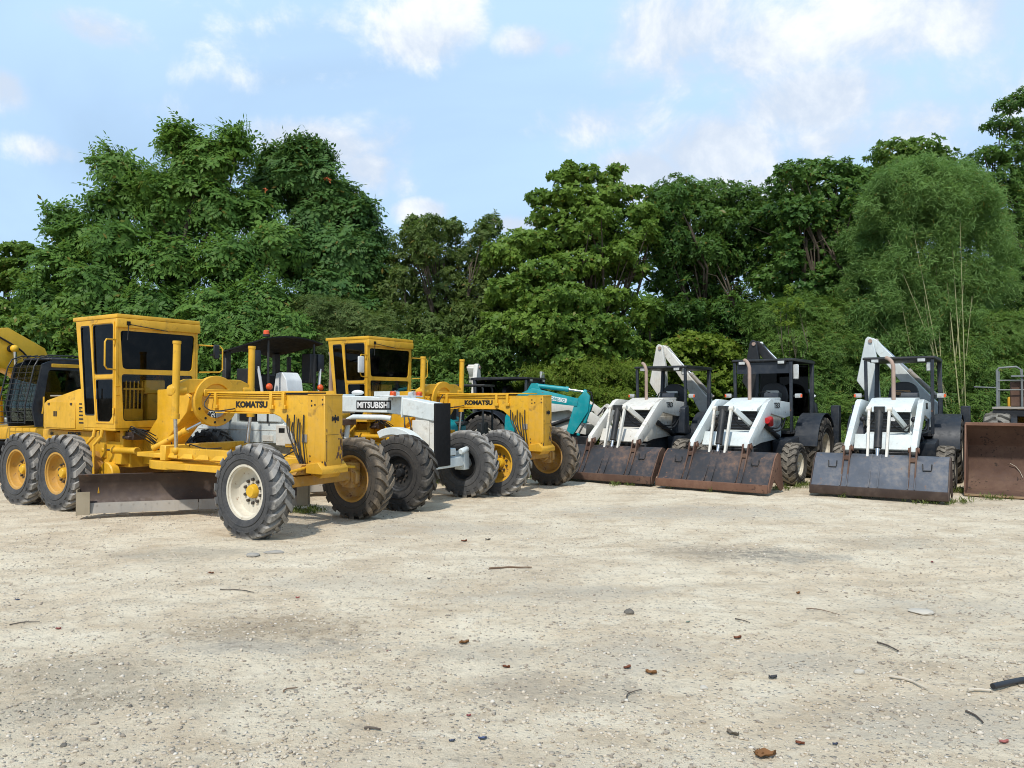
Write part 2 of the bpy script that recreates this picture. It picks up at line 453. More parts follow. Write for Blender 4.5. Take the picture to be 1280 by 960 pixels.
PATCHES = [(340, 785, 120, 20, (0.285, 0.211, 0.135), .75), (230, 692, 90, 9, (0.285, 0.243, 0.184), .6), (330, 808, 150, 10, (0.314, 0.288, 0.246), .6), (890, 690, 80, 11, (0.237, 0.198, 0.152), .75), (985, 695, 60, 9, (0.209, 0.194, 0.168), .7), (1110, 678, 80, 8, (0.257, 0.225, 0.180), .5),
           (90, 845, 120, 26, (0.294, 0.239, 0.168), .65), (60, 885, 90, 20, (0.247, 0.203, 0.148), .5), (690, 862, 120, 22, (0.285, 0.243, 0.193), .6), (620, 815, 90, 14, (0.323, 0.279, 0.221), .5), (800, 820, 110, 22, (0.380, 0.338, 0.279), .5), (210, 870, 110, 18, (0.314, 0.257, 0.180), .55),
           (1150, 900, 160, 30, (0.342, 0.310, 0.262), .5), (850, 640, 150, 9, (0.342, 0.310, 0.262), .6), (700, 740, 130, 12, (0.380, 0.338, 0.275), .5), (560, 660, 120, 8, (0.361, 0.320, 0.258), .5), (60, 612, 60, 5, (0.247, 0.167, 0.107), .6), (380, 650, 70, 8, (0.257, 0.221, 0.168), .6), (1000, 830, 90, 14, (0.361, 0.320, 0.262), .5), (1180, 760, 110, 14, (0.370, 0.333, 0.275), .45), (440, 730, 130, 9, (0.380, 0.333, 0.267), .45)]
def ground_material():
    m, nt = nmat('pale_gravel_ground'); N = NT(nt); co = N.coord('Object')
    big = N.noise(co, .16, 5, .6, .4); mid = N.noise(co, .9, 6, .62, .3); fine = N.noise(co, 9, 8, .7); grit = N.noise(co, 46, 6, .75)
    mot = N.noise(N.scaled(co, (.6, 1, 1)), 2.6, 10, .72, .4)
    c = N.mix(N.ramp(N.math('ADD', N.math('MULTIPLY', mid, .55), N.math('MULTIPLY', mot, .45)), .40, .60), (.72, .625, .465), (.60, .49, .345))
    c = N.mix(N.ramp(mot, .52, .64, 0, .42), c, (.46, .36, .24))
    c = N.mix(N.ramp(mot, .46, .34, 0, .5), c, (.78, .695, .54))            # dry pale limestone dust
    c = N.mix(N.ramp(big, .50, .72, 0, .45), c, (.45, .395, .315))                     # greyer gravel areas
    c = N.mix(N.ramp(N.math('ADD', N.math('MULTIPLY', mid, .6), N.math('MULTIPLY', fine, .4)), .55, .70, 0, .55), c, (.30, .245, .18))   # damp brown earth
    c = N.mix(N.ramp(fine, .50, .72, 0, .5), c, (.36, .315, .255))
    gm = N.ramp(N.noise(N.scaled(co, (.45, 1, 1)), .75, 6, .68, .6), .40, .60, .18, 1.0)
    c = N.mix(N.math('MULTIPLY', gm, N.ramp(fine, .54, .68, 0, .32)), c, (.30, .25, .185))
    c = N.mix(N.math('MULTIPLY', gm, N.ramp(grit, .54, .70, 0, .70)), c, (.17, .14, .105))
    c = N.mix(N.math('MULTIPLY', gm, N.ramp(grit, .45, .28, 0, .6)), c, (.66, .60, .50))
    vo = N.n('ShaderNodeTexVoronoi'); vo.inputs['Scale'].default_value = 30; N.l(co, vo.inputs['Vector'])
    pm = N.ramp(vo.outputs['Distance'], .42, .14)
    sv = N.n('ShaderNodeSeparateColor'); N.l(vo.outputs['Color'], sv.inputs[0])
    sel = N.math('MULTIPLY', pm, N.ramp(sv.outputs[0], .55, .62, 0, .8))
    c = N.mix(sel, c, N.mix(sv.outputs[1], (.24, .21, .18), (.62, .57, .49)))
    # bare earth and dark stony patches left by the machines
    sx = N.n('ShaderNodeSeparateXYZ'); N.l(co, sx.inputs[0])
    for (px, py, rx, ry, colr, amt) in PATCHES:
        d = cam_dir(px, py); t = CAM_H / -d.z; d2 = cam_dir(px, py - ry); d3 = cam_dir(px, py + ry); y0, y1 = d2.y * CAM_H / -d2.z, d3.y * CAM_H / -d3.z
        ex = N.math('POWER', N.math('MULTIPLY', N.math('SUBTRACT', sx.outputs[0], d.x * t), 1 / (rx * t * d.y / F_PX)), 2.0)
        ey = N.math('POWER', N.math('MULTIPLY', N.math('SUBTRACT', sx.outputs[1], (y0 + y1) / 2), 2 / (y0 - y1)), 2.0)
        f = N.math('ADD', N.math('ADD', ex, ey), N.math('ADD', N.math('MULTIPLY', N.math('SUBTRACT', mot, .5), 6.0), N.math('MULTIPLY', N.math('SUBTRACT', fine, .5), 7.0)))
        c = N.mix(N.ramp(f, 1.6, -.3, 0, amt * .85), c, N.mix(grit, mul(colr, .7), mul(colr, 1.25)))
    # earth and leaf mould below the trees
    sp = N.n('ShaderNodeSeparateXYZ'); N.l(co, sp.inputs[0])
    edge = N.math('ADD', N.math('MULTIPLY', N.math('ABSOLUTE', sp.outputs[0]), .12), N.math('ADD', sp.outputs[1], N.math('MULTIPLY', mid, 3.0)))
    c = N.mix(N.ramp(edge, 22.5, 25.5, 0, .9), c, N.mix(fine, (.05, .045, .025), (.12, .10, .06)))
    b = N.n('ShaderNodeBsdfPrincipled'); N.l(c, b.inputs['Base Color']); b.inputs['Roughness'].default_value = .95; b.inputs['Specular IOR Level'].default_value = .15
    hgt = N.math('ADD', N.math('ADD', N.math('MULTIPLY', fine, .6), N.math('MULTIPLY', grit, .35)), N.math('MULTIPLY', sel, .35))
    N.l(N.bump(hgt, 1.0, .05), b.inputs['Normal']); N.out(b.outputs[0])
    return m
GROUND = ground_material()
xs = axis_coords(-13, 13, .085, 2500); ys = axis_coords(2.5, 19, .085, 2500)
tag(link('ground', grid_mesh('ground', xs, ys, gz), GROUND), 'pale beige gravel yard with dark stony patches and tyre tracks', 'ground', kind='structure')

# ------------------------------------------------------------------ foliage
def leaf_template(kind, r):
    """one tuft of leaves growing along +z: returns verts (n,3) and quads (m,4)"""
    V, Q = [], []
    def leaf(o, d, L, w, droop, roll):
        d = d.normalized(); s = d.cross(Vector((0, 0, 1)))
        s = s.normalized() if s.length > 1e-3 else Vector((1, 0, 0))
        n = s.cross(d); s = (s * math.cos(roll) + n * math.sin(roll)).normalized()
        k = len(V); mid = o + d * L * .55 - Vector((0, 0, 1)) * droop * L * .25; tip = o + d * L - Vector((0, 0, 1)) * droop * L
        V.extend([o, mid + s * w / 2, tip, mid - s * w / 2]); Q.append((k, k + 1, k + 2, k + 3))
    if kind == 'broad':                       # big obovate leaves in rosettes
        for k in range(8):
            a = k * 2.4 + r.uniform(-.3, .3); e = r.uniform(.15, .9)
            leaf(Vector((0, 0, 0)), Vector((math.cos(a) * math.cos(e), math.sin(a) * math.cos(e), math.sin(e))), r.uniform(.20, .30), r.uniform(.11, .15), r.uniform(.1, .4), r.uniform(-.5, .5))
    elif kind == 'mango':                     # long narrow drooping leaves
        for k in range(11):
            a = k * 2.4 + r.uniform(-.3, .3); e = r.uniform(-.1, 1.0)
            leaf(Vector((0, 0, r.uniform(-.1, .05))), Vector((math.cos(a) * math.cos(e), math.sin(a) * math.cos(e), math.sin(e))), r.uniform(.17, .27), r.uniform(.06, .085), r.uniform(.2, .6), r.uniform(-.6, .6))
    elif kind == 'pinnate':                   # fronds with paired leaflets
        for k in range(6):
            a = k * 1.047 + r.uniform(-.4, .4); e = r.uniform(.05, .9); L = r.uniform(.36, .52)
            d = Vector((math.cos(a) * math.cos(e), math.sin(a) * math.cos(e), math.sin(e))); dr = r.uniform(.25, .6)
            side = d.cross(Vector((0, 0, 1))).normalized()
            for i in range(6):
                t = .25 + .75 * i / 5; p = d * L * t - Vector((0, 0, 1)) * dr * L * t * t * .7
                if i == 5: leaf(p, d - Vector((0, 0, dr)), .13, .06, .2, 0)
                else:
                    for s in (-1, 1): leaf(p, side * s + d * .55 - Vector((0, 0, .15)), r.uniform(.11, .15), .058, .25, s * r.uniform(-.2, .5))
    elif kind == 'fine':                      # feathery small leaves on flat sprays
        for k in range(5):
            a = k * 1.257 + r.uniform(-.4, .4); e = r.uniform(-.15, .45); L = r.uniform(.22, .40)
            d = Vector((math.cos(a) * math.cos(e), math.sin(a) * math.cos(e), math.sin(e))); side = d.cross(Vector((0, 0, 1))).normalized()
            for i in range(6):
                t = .2 + .8 * i / 5; p = d * L * t
                for s in (-1, 1): leaf(p, side * s + d * .5, r.uniform(.07, .10), .034, .15, r.uniform(-.5, .5))
    elif kind == 'bamboo':                    # thin blades on a short twig
        for k in range(12):
            a = r.uniform(0, 6.28); e = r.uniform(-.6, .9)
            leaf(Vector((r.uniform(-.16, .16), r.uniform(-.16, .16), r.uniform(-.2, .2))), Vector((math.cos(a) * math.cos(e), math.sin(a) * math.cos(e), math.sin(e))), r.uniform(.13, .21), .024, r.uniform(.1, .5), r.uniform(-1, 1))
    elif kind == 'grass':
        for k in range(9):
            a = r.uniform(0, 6.28); e = r.uniform(.7, 1.4)
            leaf(Vector((r.uniform(-.04, .04), r.uniform(-.04, .04), 0)), Vector((math.cos(a) * math.cos(e), math.sin(a) * math.cos(e), math.sin(e))), r.uniform(.07, .16), .012, r.uniform(.1, .5), 0)
    return np.array([tuple(p) for p in V]), np.array(Q)
_tpl = {}
def tufts(kind, pos, axis, scale):
    """many tufts as one (verts, quads) pair"""
    if kind not in _tpl:
        r = random.Random(hash(kind) % 1000 if False else len(kind) * 17); _tpl[kind] = [leaf_template(kind, r) for _ in range(5)]
    VV, QQ, off = [], [], 0
    which = rng.integers(0, 5, len(pos))
    for k in range(5):
        sel = which == k; n = int(sel.sum())
        if not n: continue
        tv, tq = _tpl[kind][k]; a = axis[sel]; a = a / np.linalg.norm(a, axis=1, keepdims=True)
        h = rng.normal(size=(n, 3)); t1 = np.cross(a, h); t1 /= np.linalg.norm(t1, axis=1, keepdims=True) + 1e-9; t2 = np.cross(a, t1)
        M = np.stack([t1, t2, a], -1) * scale[sel][:, None, None]
        v = np.einsum('nij,kj->nki', M, tv) + pos[sel][:, None, :]
        q = tq[None] + (np.arange(n) * len(tv))[:, None, None] + off
        VV.append(v.reshape(-1, 3)); QQ.append(q.reshape(-1, 4)); off += n * len(tv)
    return np.concatenate(VV), np.concatenate(QQ)
def clump_points(c, rad, n, shell=.55):
    d = rng.normal(size=(n, 3)); d /= np.linalg.norm(d, axis=1, keepdims=True)
    r = (shell ** 3 + (1 - shell ** 3) * rng.random(n)) ** (1 / 3)
    lump = 1 + .22 * np.sin(d[:, 0] * 5 + c[0] * 3) * np.cos(d[:, 2] * 4 + c[2] * 5)
    p = np.array(c) + d * (r * lump)[:, None] * np.array(rad)
    ax = d * .75 + np.array([0, 0, .55]) + rng.normal(size=(n, 3)) * .3
    return p, ax
BARK = paint('grey_brown_bark', (.075, .060, .045), .9, .35, .02, streak=.5, spec=.1)
KS = {'broad': (.66, 2.0), 'mango': (.78, 1.6), 'pinnate': (1.1, 1.0), 'fine': (.9, 1.15), 'bamboo': (1.0, 1.0)}
def tree(name, label, cat, clumps, kind, mat, base, dens=26, scale=1.0, trunk_r=.16, shell=.5, group='trees behind the yard', limbs=True, flat=1.0, bark=None, extra=None):
    """clumps: (x, y, z, rx, ry, rz) leaf masses; limbs reach from the trunk into each of them"""
    root = tag(empty(name, (base[0], base[1], 0)), label, cat, group)
    P, A = [], []
    for (x, y, z, rx, ry, rz) in clumps:
        area = (rx * ry * rz) ** (2 / 3) * 12.5
        n = max(6, int(area * dens * KS[kind][1]))
        p, a = clump_points((x, y, z), (rx, ry, rz), n, shell)
        P.append(p); A.append(a)
    P = np.concatenate(P); A = np.concatenate(A); keep = P[:, 2] > .12
    P, A = P[keep], A[keep]
    S = scale * KS[kind][0] * (.75 + .5 * rng.random(len(P)))
    v, q = tufts(kind, P, A * np.array([1, 1, flat]), S)
    v = v - np.array([base[0], base[1], 0])
    link('crown', fast_mesh('crown', v, q, False), mat, root)
    top = max(c[2] for c in clumps); b = MB(); rr = random.Random(len(clumps) * 7 + int(base[0] * 10))
    cx = sum(c[0] for c in clumps) / len(clumps) - base[0]; cy = sum(c[1] for c in clumps) / len(clumps) - base[1]
    tr = [(0, 0, -.05)]; k = 6
    for i in range(1, k + 1):
        t = i / k; tr.append((cx * t * t + rr.uniform(-.12, .12), cy * t * t + rr.uniform(-.12, .12), top * .80 * t))
    b.tube(tr, [trunk_r * (1.25 if i == 0 else 1 - .72 * i / k) for i in range(k + 1)], 9)
    if limbs:
        for (x, y, z, rx, ry, rz) in clumps:
            hz = max(.5, z * .55 - .4 * rr.random()); i = min(k - 1, int(hz / (top * .80) * k)); t = hz / (top * .80) * k - i
            s = Vector(tr[i]).lerp(Vector(tr[i + 1]), min(1, t)); e = Vector((x - base[0], y - base[1], z + rz * .2)); m_ = (s + e) / 2 + Vector((rr.uniform(-.2, .2), rr.uniform(-.2, .2), -.1 * (e - s).length)) + Vector((rr.gauss(0, .12), rr.gauss(0, .12), 0)) * (e - s).length
            b.tube([s, (s + m_) / 2, m_, (m_ + e) / 2, e], [trunk_r * .34, trunk_r * .28, trunk_r * .2, trunk_r * .14, trunk_r * .06], 6)
            for _ in range(3):
                d = Vector((rr.gauss(0, 1) * rx, rr.gauss(0, 1) * ry, abs(rr.gauss(0, 1)) * rz)) * .6
                b.tube([m_, (m_ + e) / 2 + d * .4, e * .5 + m_ * .5 + d], [trunk_r * .18, trunk_r * .1, trunk_r * .04], 5)
    b.build('trunk', bark or BARK, root, 0, 60)
    return root
def shr(cs, k): return [(c[0], c[1], c[2], c[3] * k, c[4] * k, c[5] * k) for c in cs]
def cl(px, py, rpx, Y, sy=None, jz=0.0, dep=1.0):
    """leaf mass seen at a photo pixel with radius in pixels, at distance Y"""
    p = at(px, py, Y + jz); r = rpx * Y / F_PX; rz = (sy if sy else rpx) * Y / F_PX
    return (p.x, p.y, p.z, r, max(r * dep, .35), rz)
L_TUL = leafmat('tulip_tree_leaf', (0.062, 0.142, 0.034), (0.162, 0.290, 0.054), 0.43)
L_TUL_D = leafmat('dark_tulip_tree_leaf', (0.042, 0.107, 0.035), (0.112, 0.212, 0.049), 0.38)
L_BRD = leafmat('almond_tree_leaf', (0.077, 0.156, 0.028), (0.209, 0.318, 0.054), 0.41, .42)
L_MAN = leafmat('dark_tree_leaf', (0.043, 0.107, 0.029), (0.124, 0.227, 0.047), 0.38, .40)
L_OLV = leafmat('olive_tree_leaf', (0.077, 0.122, 0.039), (0.170, 0.233, 0.064), 0.41)
L_LIM = leafmat('light_shrub_leaf', (0.124, 0.189, 0.026), (0.247, 0.346, 0.047), 0.49)
L_BAM = leafmat('bamboo_leaf', (.115, .225, .065), (.235, .385, .115), 0.53, .5)
L_SHR = leafmat('shrub_leaf', (0.071, 0.150, 0.036), (0.178, 0.283, 0.054), 0.43)
def scatter(px0, px1, py0, py1, n, r0, r1, Y, spread, seed, sq=.8):
    r = random.Random(seed)
    return [cl(r.uniform(px0, px1), r.uniform(py0, py1), rr, Y, rr * sq, r.uniform(-spread, spread)) for rr in [r.uniform(r0, r1) for _ in range(n)]]
# far left almond tree with tiers
tree('almond_tree', 'sparse tiered tree at the far left with sky showing between its branches', 'tree',
     [cl(25, 312, 22, 30, 9), cl(5, 330, 28, 30, 9), cl(48, 322, 20, 30, 8), cl(30, 350, 30, 30, 12), cl(-10, 352, 30, 30, 12), cl(55, 372, 26, 30, 12), cl(8, 390, 40, 30, 14), cl(-30, 400, 40, 30, 30), cl(30, 420, 42, 30, 25), cl(-25, 450, 50, 30, 40), cl(-60, 340, 40, 30, 30)],
     'broad', L_BRD, (at(20, 480, 30).x, 30.5), 24, 1.05, .14)
# big tulip tree, left
tree('tulip_tree', 'tall leafy tree with feathery compound leaves rising behind the nearest grader cab', 'tree',
     shr([cl(222, 168, 19, 27, 14), cl(292, 176, 17, 27, 15), cl(225, 182, 24, 27, 20), cl(262, 200, 30, 27, 32), cl(295, 190, 20, 27, 20), cl(240, 225, 36, 27, 30), cl(150, 215, 26, 27, 20), cl(175, 240, 34, 27, 28), cl(140, 262, 30, 27, 26), cl(210, 270, 42, 27, 34), cl(275, 262, 42, 27, 36),
      cl(80, 272, 22, 27, 16), cl(100, 300, 36, 27, 26), cl(150, 310, 44, 26, 34), cl(75, 330, 30, 26, 22), cl(215, 330, 50, 26, 36), cl(290, 325, 48, 26, 38), cl(340, 310, 36, 26.5, 34), cl(120, 360, 48, 25.5, 32), cl(60, 375, 40, 26, 28), cl(190, 385, 52, 25, 32), cl(270, 390, 50, 25, 34), cl(330, 375, 44, 25, 34), cl(100, 415, 52, 25.5, 32),
      cl(225, 435, 60, 25, 34), cl(310, 440, 55, 25, 34), cl(30, 430, 50, 26, 34), cl(320, 265, 26, 27, 22), cl(132, 200, 18, 27, 12), cl(192, 232, 24, 26.6, 20), cl(215, 240, 24, 26.4, 20)], .77),
     'pinnate', L_TUL, (at(215, 480, 27).x, 27.6), 7.6, 1.35, .24, .28)
tree('tulip_tree', 'dark rounded tree with compound leaves and a few red flowers left of the centre', 'tree',
     shr([cl(380, 186, 26, 29, 14), cl(350, 205, 30, 29, 24), cl(395, 195, 24, 29, 18), cl(375, 225, 44, 29, 32), cl(330, 240, 26, 29, 22), cl(420, 245, 28, 29, 22), cl(445, 270, 32, 29, 26), cl(400, 275, 48, 29, 34), cl(460, 305, 26, 29, 30), cl(430, 320, 48, 28, 36), cl(375, 320, 44, 28, 34), cl(465, 350, 24, 28.5, 34), cl(410, 370, 50, 27.5, 36), cl(450, 400, 40, 27.5, 36), cl(390, 420, 46, 27, 34), cl(440, 445, 46, 27, 34)], .80),
     'pinnate', L_TUL_D, (at(405, 480, 29).x, 29.4), 9.0, 1.35, .22, .30)
fl_p = np.array([tuple(at(x, y, 27.4)) for (x, y) in ((338, 243), (416, 231), (412, 229), (388, 352), (402, 372))])
fl_p[:, 1] += -.6
v, q = tufts('mango', fl_p, np.tile([0, -.4, 1.0], (len(fl_p), 1)), np.full(len(fl_p), .55))
_tul = [o for o in bpy.data.objects if o.name.startswith('tulip_tree')][-1]
link('flower', fast_mesh('flower', v - np.array(_tul.location), q, False), plain('orange_red_flower', (.55, .12, .03), .6), _tul)['kind'] = 'stuff'
tree('olive_tree', 'low olive green tree between the two tall trees, behind the rear grader cab', 'tree',
     [cl(525, 280, 22, 29, 10), cl(555, 290, 26, 29, 14), cl(505, 315, 26, 29, 22), cl(545, 325, 36, 29, 24), cl(590, 320, 36, 29, 26), cl(500, 360, 34, 28, 28), cl(550, 370, 44, 28, 30), cl(600, 365, 40, 28, 30), cl(490, 405, 40, 27, 28), cl(545, 415, 46, 27, 30), cl(600, 410, 46, 27, 30), cl(510, 450, 44, 26.5, 28), cl(570, 455, 46, 26.5, 28), cl(615, 280, 16, 29, 14), cl(480, 340, 24, 28.5, 24), cl(625, 345, 34, 28, 30)] + scatter(495, 640, 275, 420, 18, 9, 20, 27.8, 1.5, 33),
     'mango', L_OLV, (at(550, 480, 28).x, 28.6), 15, 1.05, .16)
tree('almond_tree', 'tiered broad-leaved tree with level branches in the middle of the picture', 'tree',
     [cl(705, 222, 20, 27, 10), cl(712, 210, 10, 27, 7), cl(735, 218, 18, 27, 11), cl(758, 225, 15, 27, 8), cl(770, 212, 12, 27, 6), cl(715, 245, 34, 27, 16), cl(765, 245, 28, 27, 14), cl(675, 248, 20, 27, 9), cl(795, 240, 17, 27, 6), cl(740, 270, 44, 27, 20), cl(685, 272, 26, 27, 12), cl(800, 268, 30, 27, 13), cl(720, 298, 50, 27, 18), cl(660, 305, 40, 26.5, 17), cl(790, 300, 40, 27, 17), cl(632, 318, 34, 26.5, 16), cl(745, 328, 50, 26.5, 17), cl(690, 340, 48, 26, 18), cl(790, 338, 30, 27, 14), cl(645, 365, 46, 26, 22), cl(705, 376, 56, 25.5, 20), cl(765, 372, 30, 26, 14), cl(690, 410, 56, 25, 22), cl(745, 408, 44, 25, 17), cl(640, 410, 46, 25.5, 24), cl(720, 440, 60, 25.5, 22), cl(785, 440, 34, 26, 16), cl(810, 400, 20, 26, 12)] + scatter(640, 815, 262, 425, 26, 9, 22, 26.5, 1.6, 31, .6),
     'broad', L_BRD, (at(735, 480, 27).x, 27.2), 22, 1.0, .17, .35)
tree('mango_tree', 'dense dark green tree right of the tiered tree', 'tree',
     [cl(850, 240, 32, 29, 20), cl(890, 245, 34, 29, 20), cl(925, 250, 26, 29, 20), cl(830, 270, 36, 29, 26), cl(875, 280, 46, 29, 30), cl(925, 285, 36, 29, 28), cl(950, 250, 24, 30, 16), cl(840, 315, 34, 29, 26), cl(885, 325, 46, 29, 32), cl(925, 330, 24, 29, 26), cl(870, 365, 36, 29, 22), cl(905, 370, 30, 29, 20), cl(845, 395, 34, 28.5, 24), cl(900, 405, 40, 28.5, 26), cl(940, 390, 30, 28.5, 24), cl(870, 425, 44, 28, 24), cl(930, 430, 40, 28, 26), cl(820, 415, 24, 28.5, 18), cl(812, 285, 24, 29, 18), cl(960, 285, 30, 29, 24), cl(955, 330, 24, 29, 20)] + scatter(815, 960, 240, 400, 16, 10, 22, 28.5, 1.5, 32) + scatter(825, 930, 290, 400, 14, 14, 26, 27.6, .8, 36),
     'mango', L_MAN, (at(880, 480, 29).x, 29.3), 17, 1.1, .20)
tree('mango_tree', 'large dark tree whose crown rises left of the bamboo', 'tree',
     [cl(1010, 215, 26, 28, 14), cl(1045, 212, 26, 28, 14), cl(1075, 225, 26, 28, 16), cl(990, 235, 30, 28, 20), cl(1035, 245, 44, 28, 24), cl(1080, 250, 34, 28, 24), cl(975, 270, 34, 28, 24), cl(1020, 285, 46, 28, 28), cl(1065, 290, 40, 28, 28), cl(985, 315, 36, 28, 26), cl(1030, 330, 44, 27.5, 28), cl(1070, 335, 36, 28, 28), cl(1000, 360, 36, 27, 24), cl(1045, 375, 40, 27, 26), cl(1080, 390, 40, 27, 30), cl(960, 350, 26, 27.5, 22)] + scatter(970, 1090, 205, 380, 16, 9, 20, 27.3, 1.4, 34) + scatter(985, 1085, 260, 380, 10, 12, 22, 26.6, .6, 37),
     'broad', L_MAN, (at(1030, 480, 28).x, 28.4), 17, 1.0, .22)
tree('mango_tree', 'round dark crown showing just above the bamboo', 'tree',
     [cl(1115, 190, 26, 31, 16), cl(1150, 188, 28, 31, 16), cl(1170, 205, 24, 31, 18), cl(1130, 215, 34, 31, 24), cl(1105, 225, 26, 31, 20), cl(1150, 260, 50, 31, 36), cl(1180, 230, 30, 31, 24)],
     'broad', L_SHR, (at(1140, 480, 31).x, 31.4), 16, 1.05, .20)
tree('rain_tree', 'tall tree with hanging sprays at the right edge of the picture', 'tree',
     [cl(1265, 130, 22, 28, 9), cl(1285, 118, 24, 28, 10), cl(1250, 155, 20, 28, 9), cl(1280, 160, 32, 28, 14), cl(1230, 195, 24, 28, 9), cl(1265, 190, 34, 28, 16), cl(1205, 208, 18, 28, 8), cl(1250, 225, 36, 28, 18), cl(1290, 230, 40, 28, 30), cl(1270, 265, 40, 28, 28), cl(1240, 290, 34, 28, 26), cl(1285, 310, 44, 28, 34), cl(1260, 345, 42, 28, 34), cl(1300, 370, 50, 28, 40), cl(1320, 180, 40, 28, 30)],
     'mango', L_MAN, (at(1300, 480, 28).x, 28.3), 15, 1.0, .22)
# bamboo clump: pale culms arching out, feathery leaves
def bamboo(label, px, Y, culm_px, clumps):
    b0_ = at(px, 560, Y); base = (b0_.x, Y)
    root = tree('bamboo', label, 'bamboo', clumps, 'bamboo', L_BAM, base, 46, 1.1, .03, .2, 'trees behind the yard', limbs=False, bark=paint('bamboo_culm', (.30, .30, .14), .5, .3, 0, dust=(.42, .38, .26)))
    rr = random.Random(3)
    for (tx, ty, r) in culm_px:
        ty = ty + 40; r *= .62; e = at(tx, ty, Y + rr.uniform(-.9, .6)); s = Vector((rr.uniform(-.35, .55), rr.uniform(-1.5, -.3), -.05)); e = Vector((e.x - base[0], e.y - base[1], e.z))
        path = [s + (e - s) * t + Vector((0, 0, 1)) * .9 * math.sin(math.pi * t) * (abs(e.x - s.x) * .25) for t in [k / 9 for k in range(10)]]
        MB().tube(path, [r * (1 - .75 * k / 9) for k in range(10)], 7).build('culm', _m['bamboo_culm'], root)
    return root
def bamboo_masses():
    r = random.Random(21); out = []
    while len(out) < 250:
        x, y = r.uniform(1040, 1265), r.uniform(208, 520)
        u = (x - 1163) / (100 if y < 330 else 108); v = (y - 330) / 122
        if u * u + v * v * (.95 if y < 330 else .35) > 1: continue
        q = r.uniform(8, 19); out.append(cl(x, y, q, 24.3, q * r.uniform(.8, 1.5), r.uniform(-.9, 1.6) + 1.1 * (u * u)))
    for k in range(46):
        x = r.uniform(1072, 1256); top = 330 - 118 * math.sqrt(max(.03, 1 - ((x - 1163) / 100) ** 2)); out.append(cl(x, top + r.uniform(-8, 10), r.uniform(5, 10), 24.3, r.uniform(7, 14), r.uniform(-.6, .6)))
    return out
bamboo('tall feathery bamboo clump with pale bare culms, behind the backhoe with the blue-grey bucket', 1165, 24.2,
       [(1140, 240, .035), (1175, 225, .04), (1200, 235, .03), (1110, 260, .03), (1230, 260, .03), (1155, 330, .04), (1185, 300, .04), (1215, 330, .03), (1125, 330, .03), (1090, 350, .025), (1245, 350, .025), (1180, 380, .035), (1150, 270, .045), (1190, 262, .045), (1168, 250, .04), (1208, 285, .04)],
       bamboo_masses())
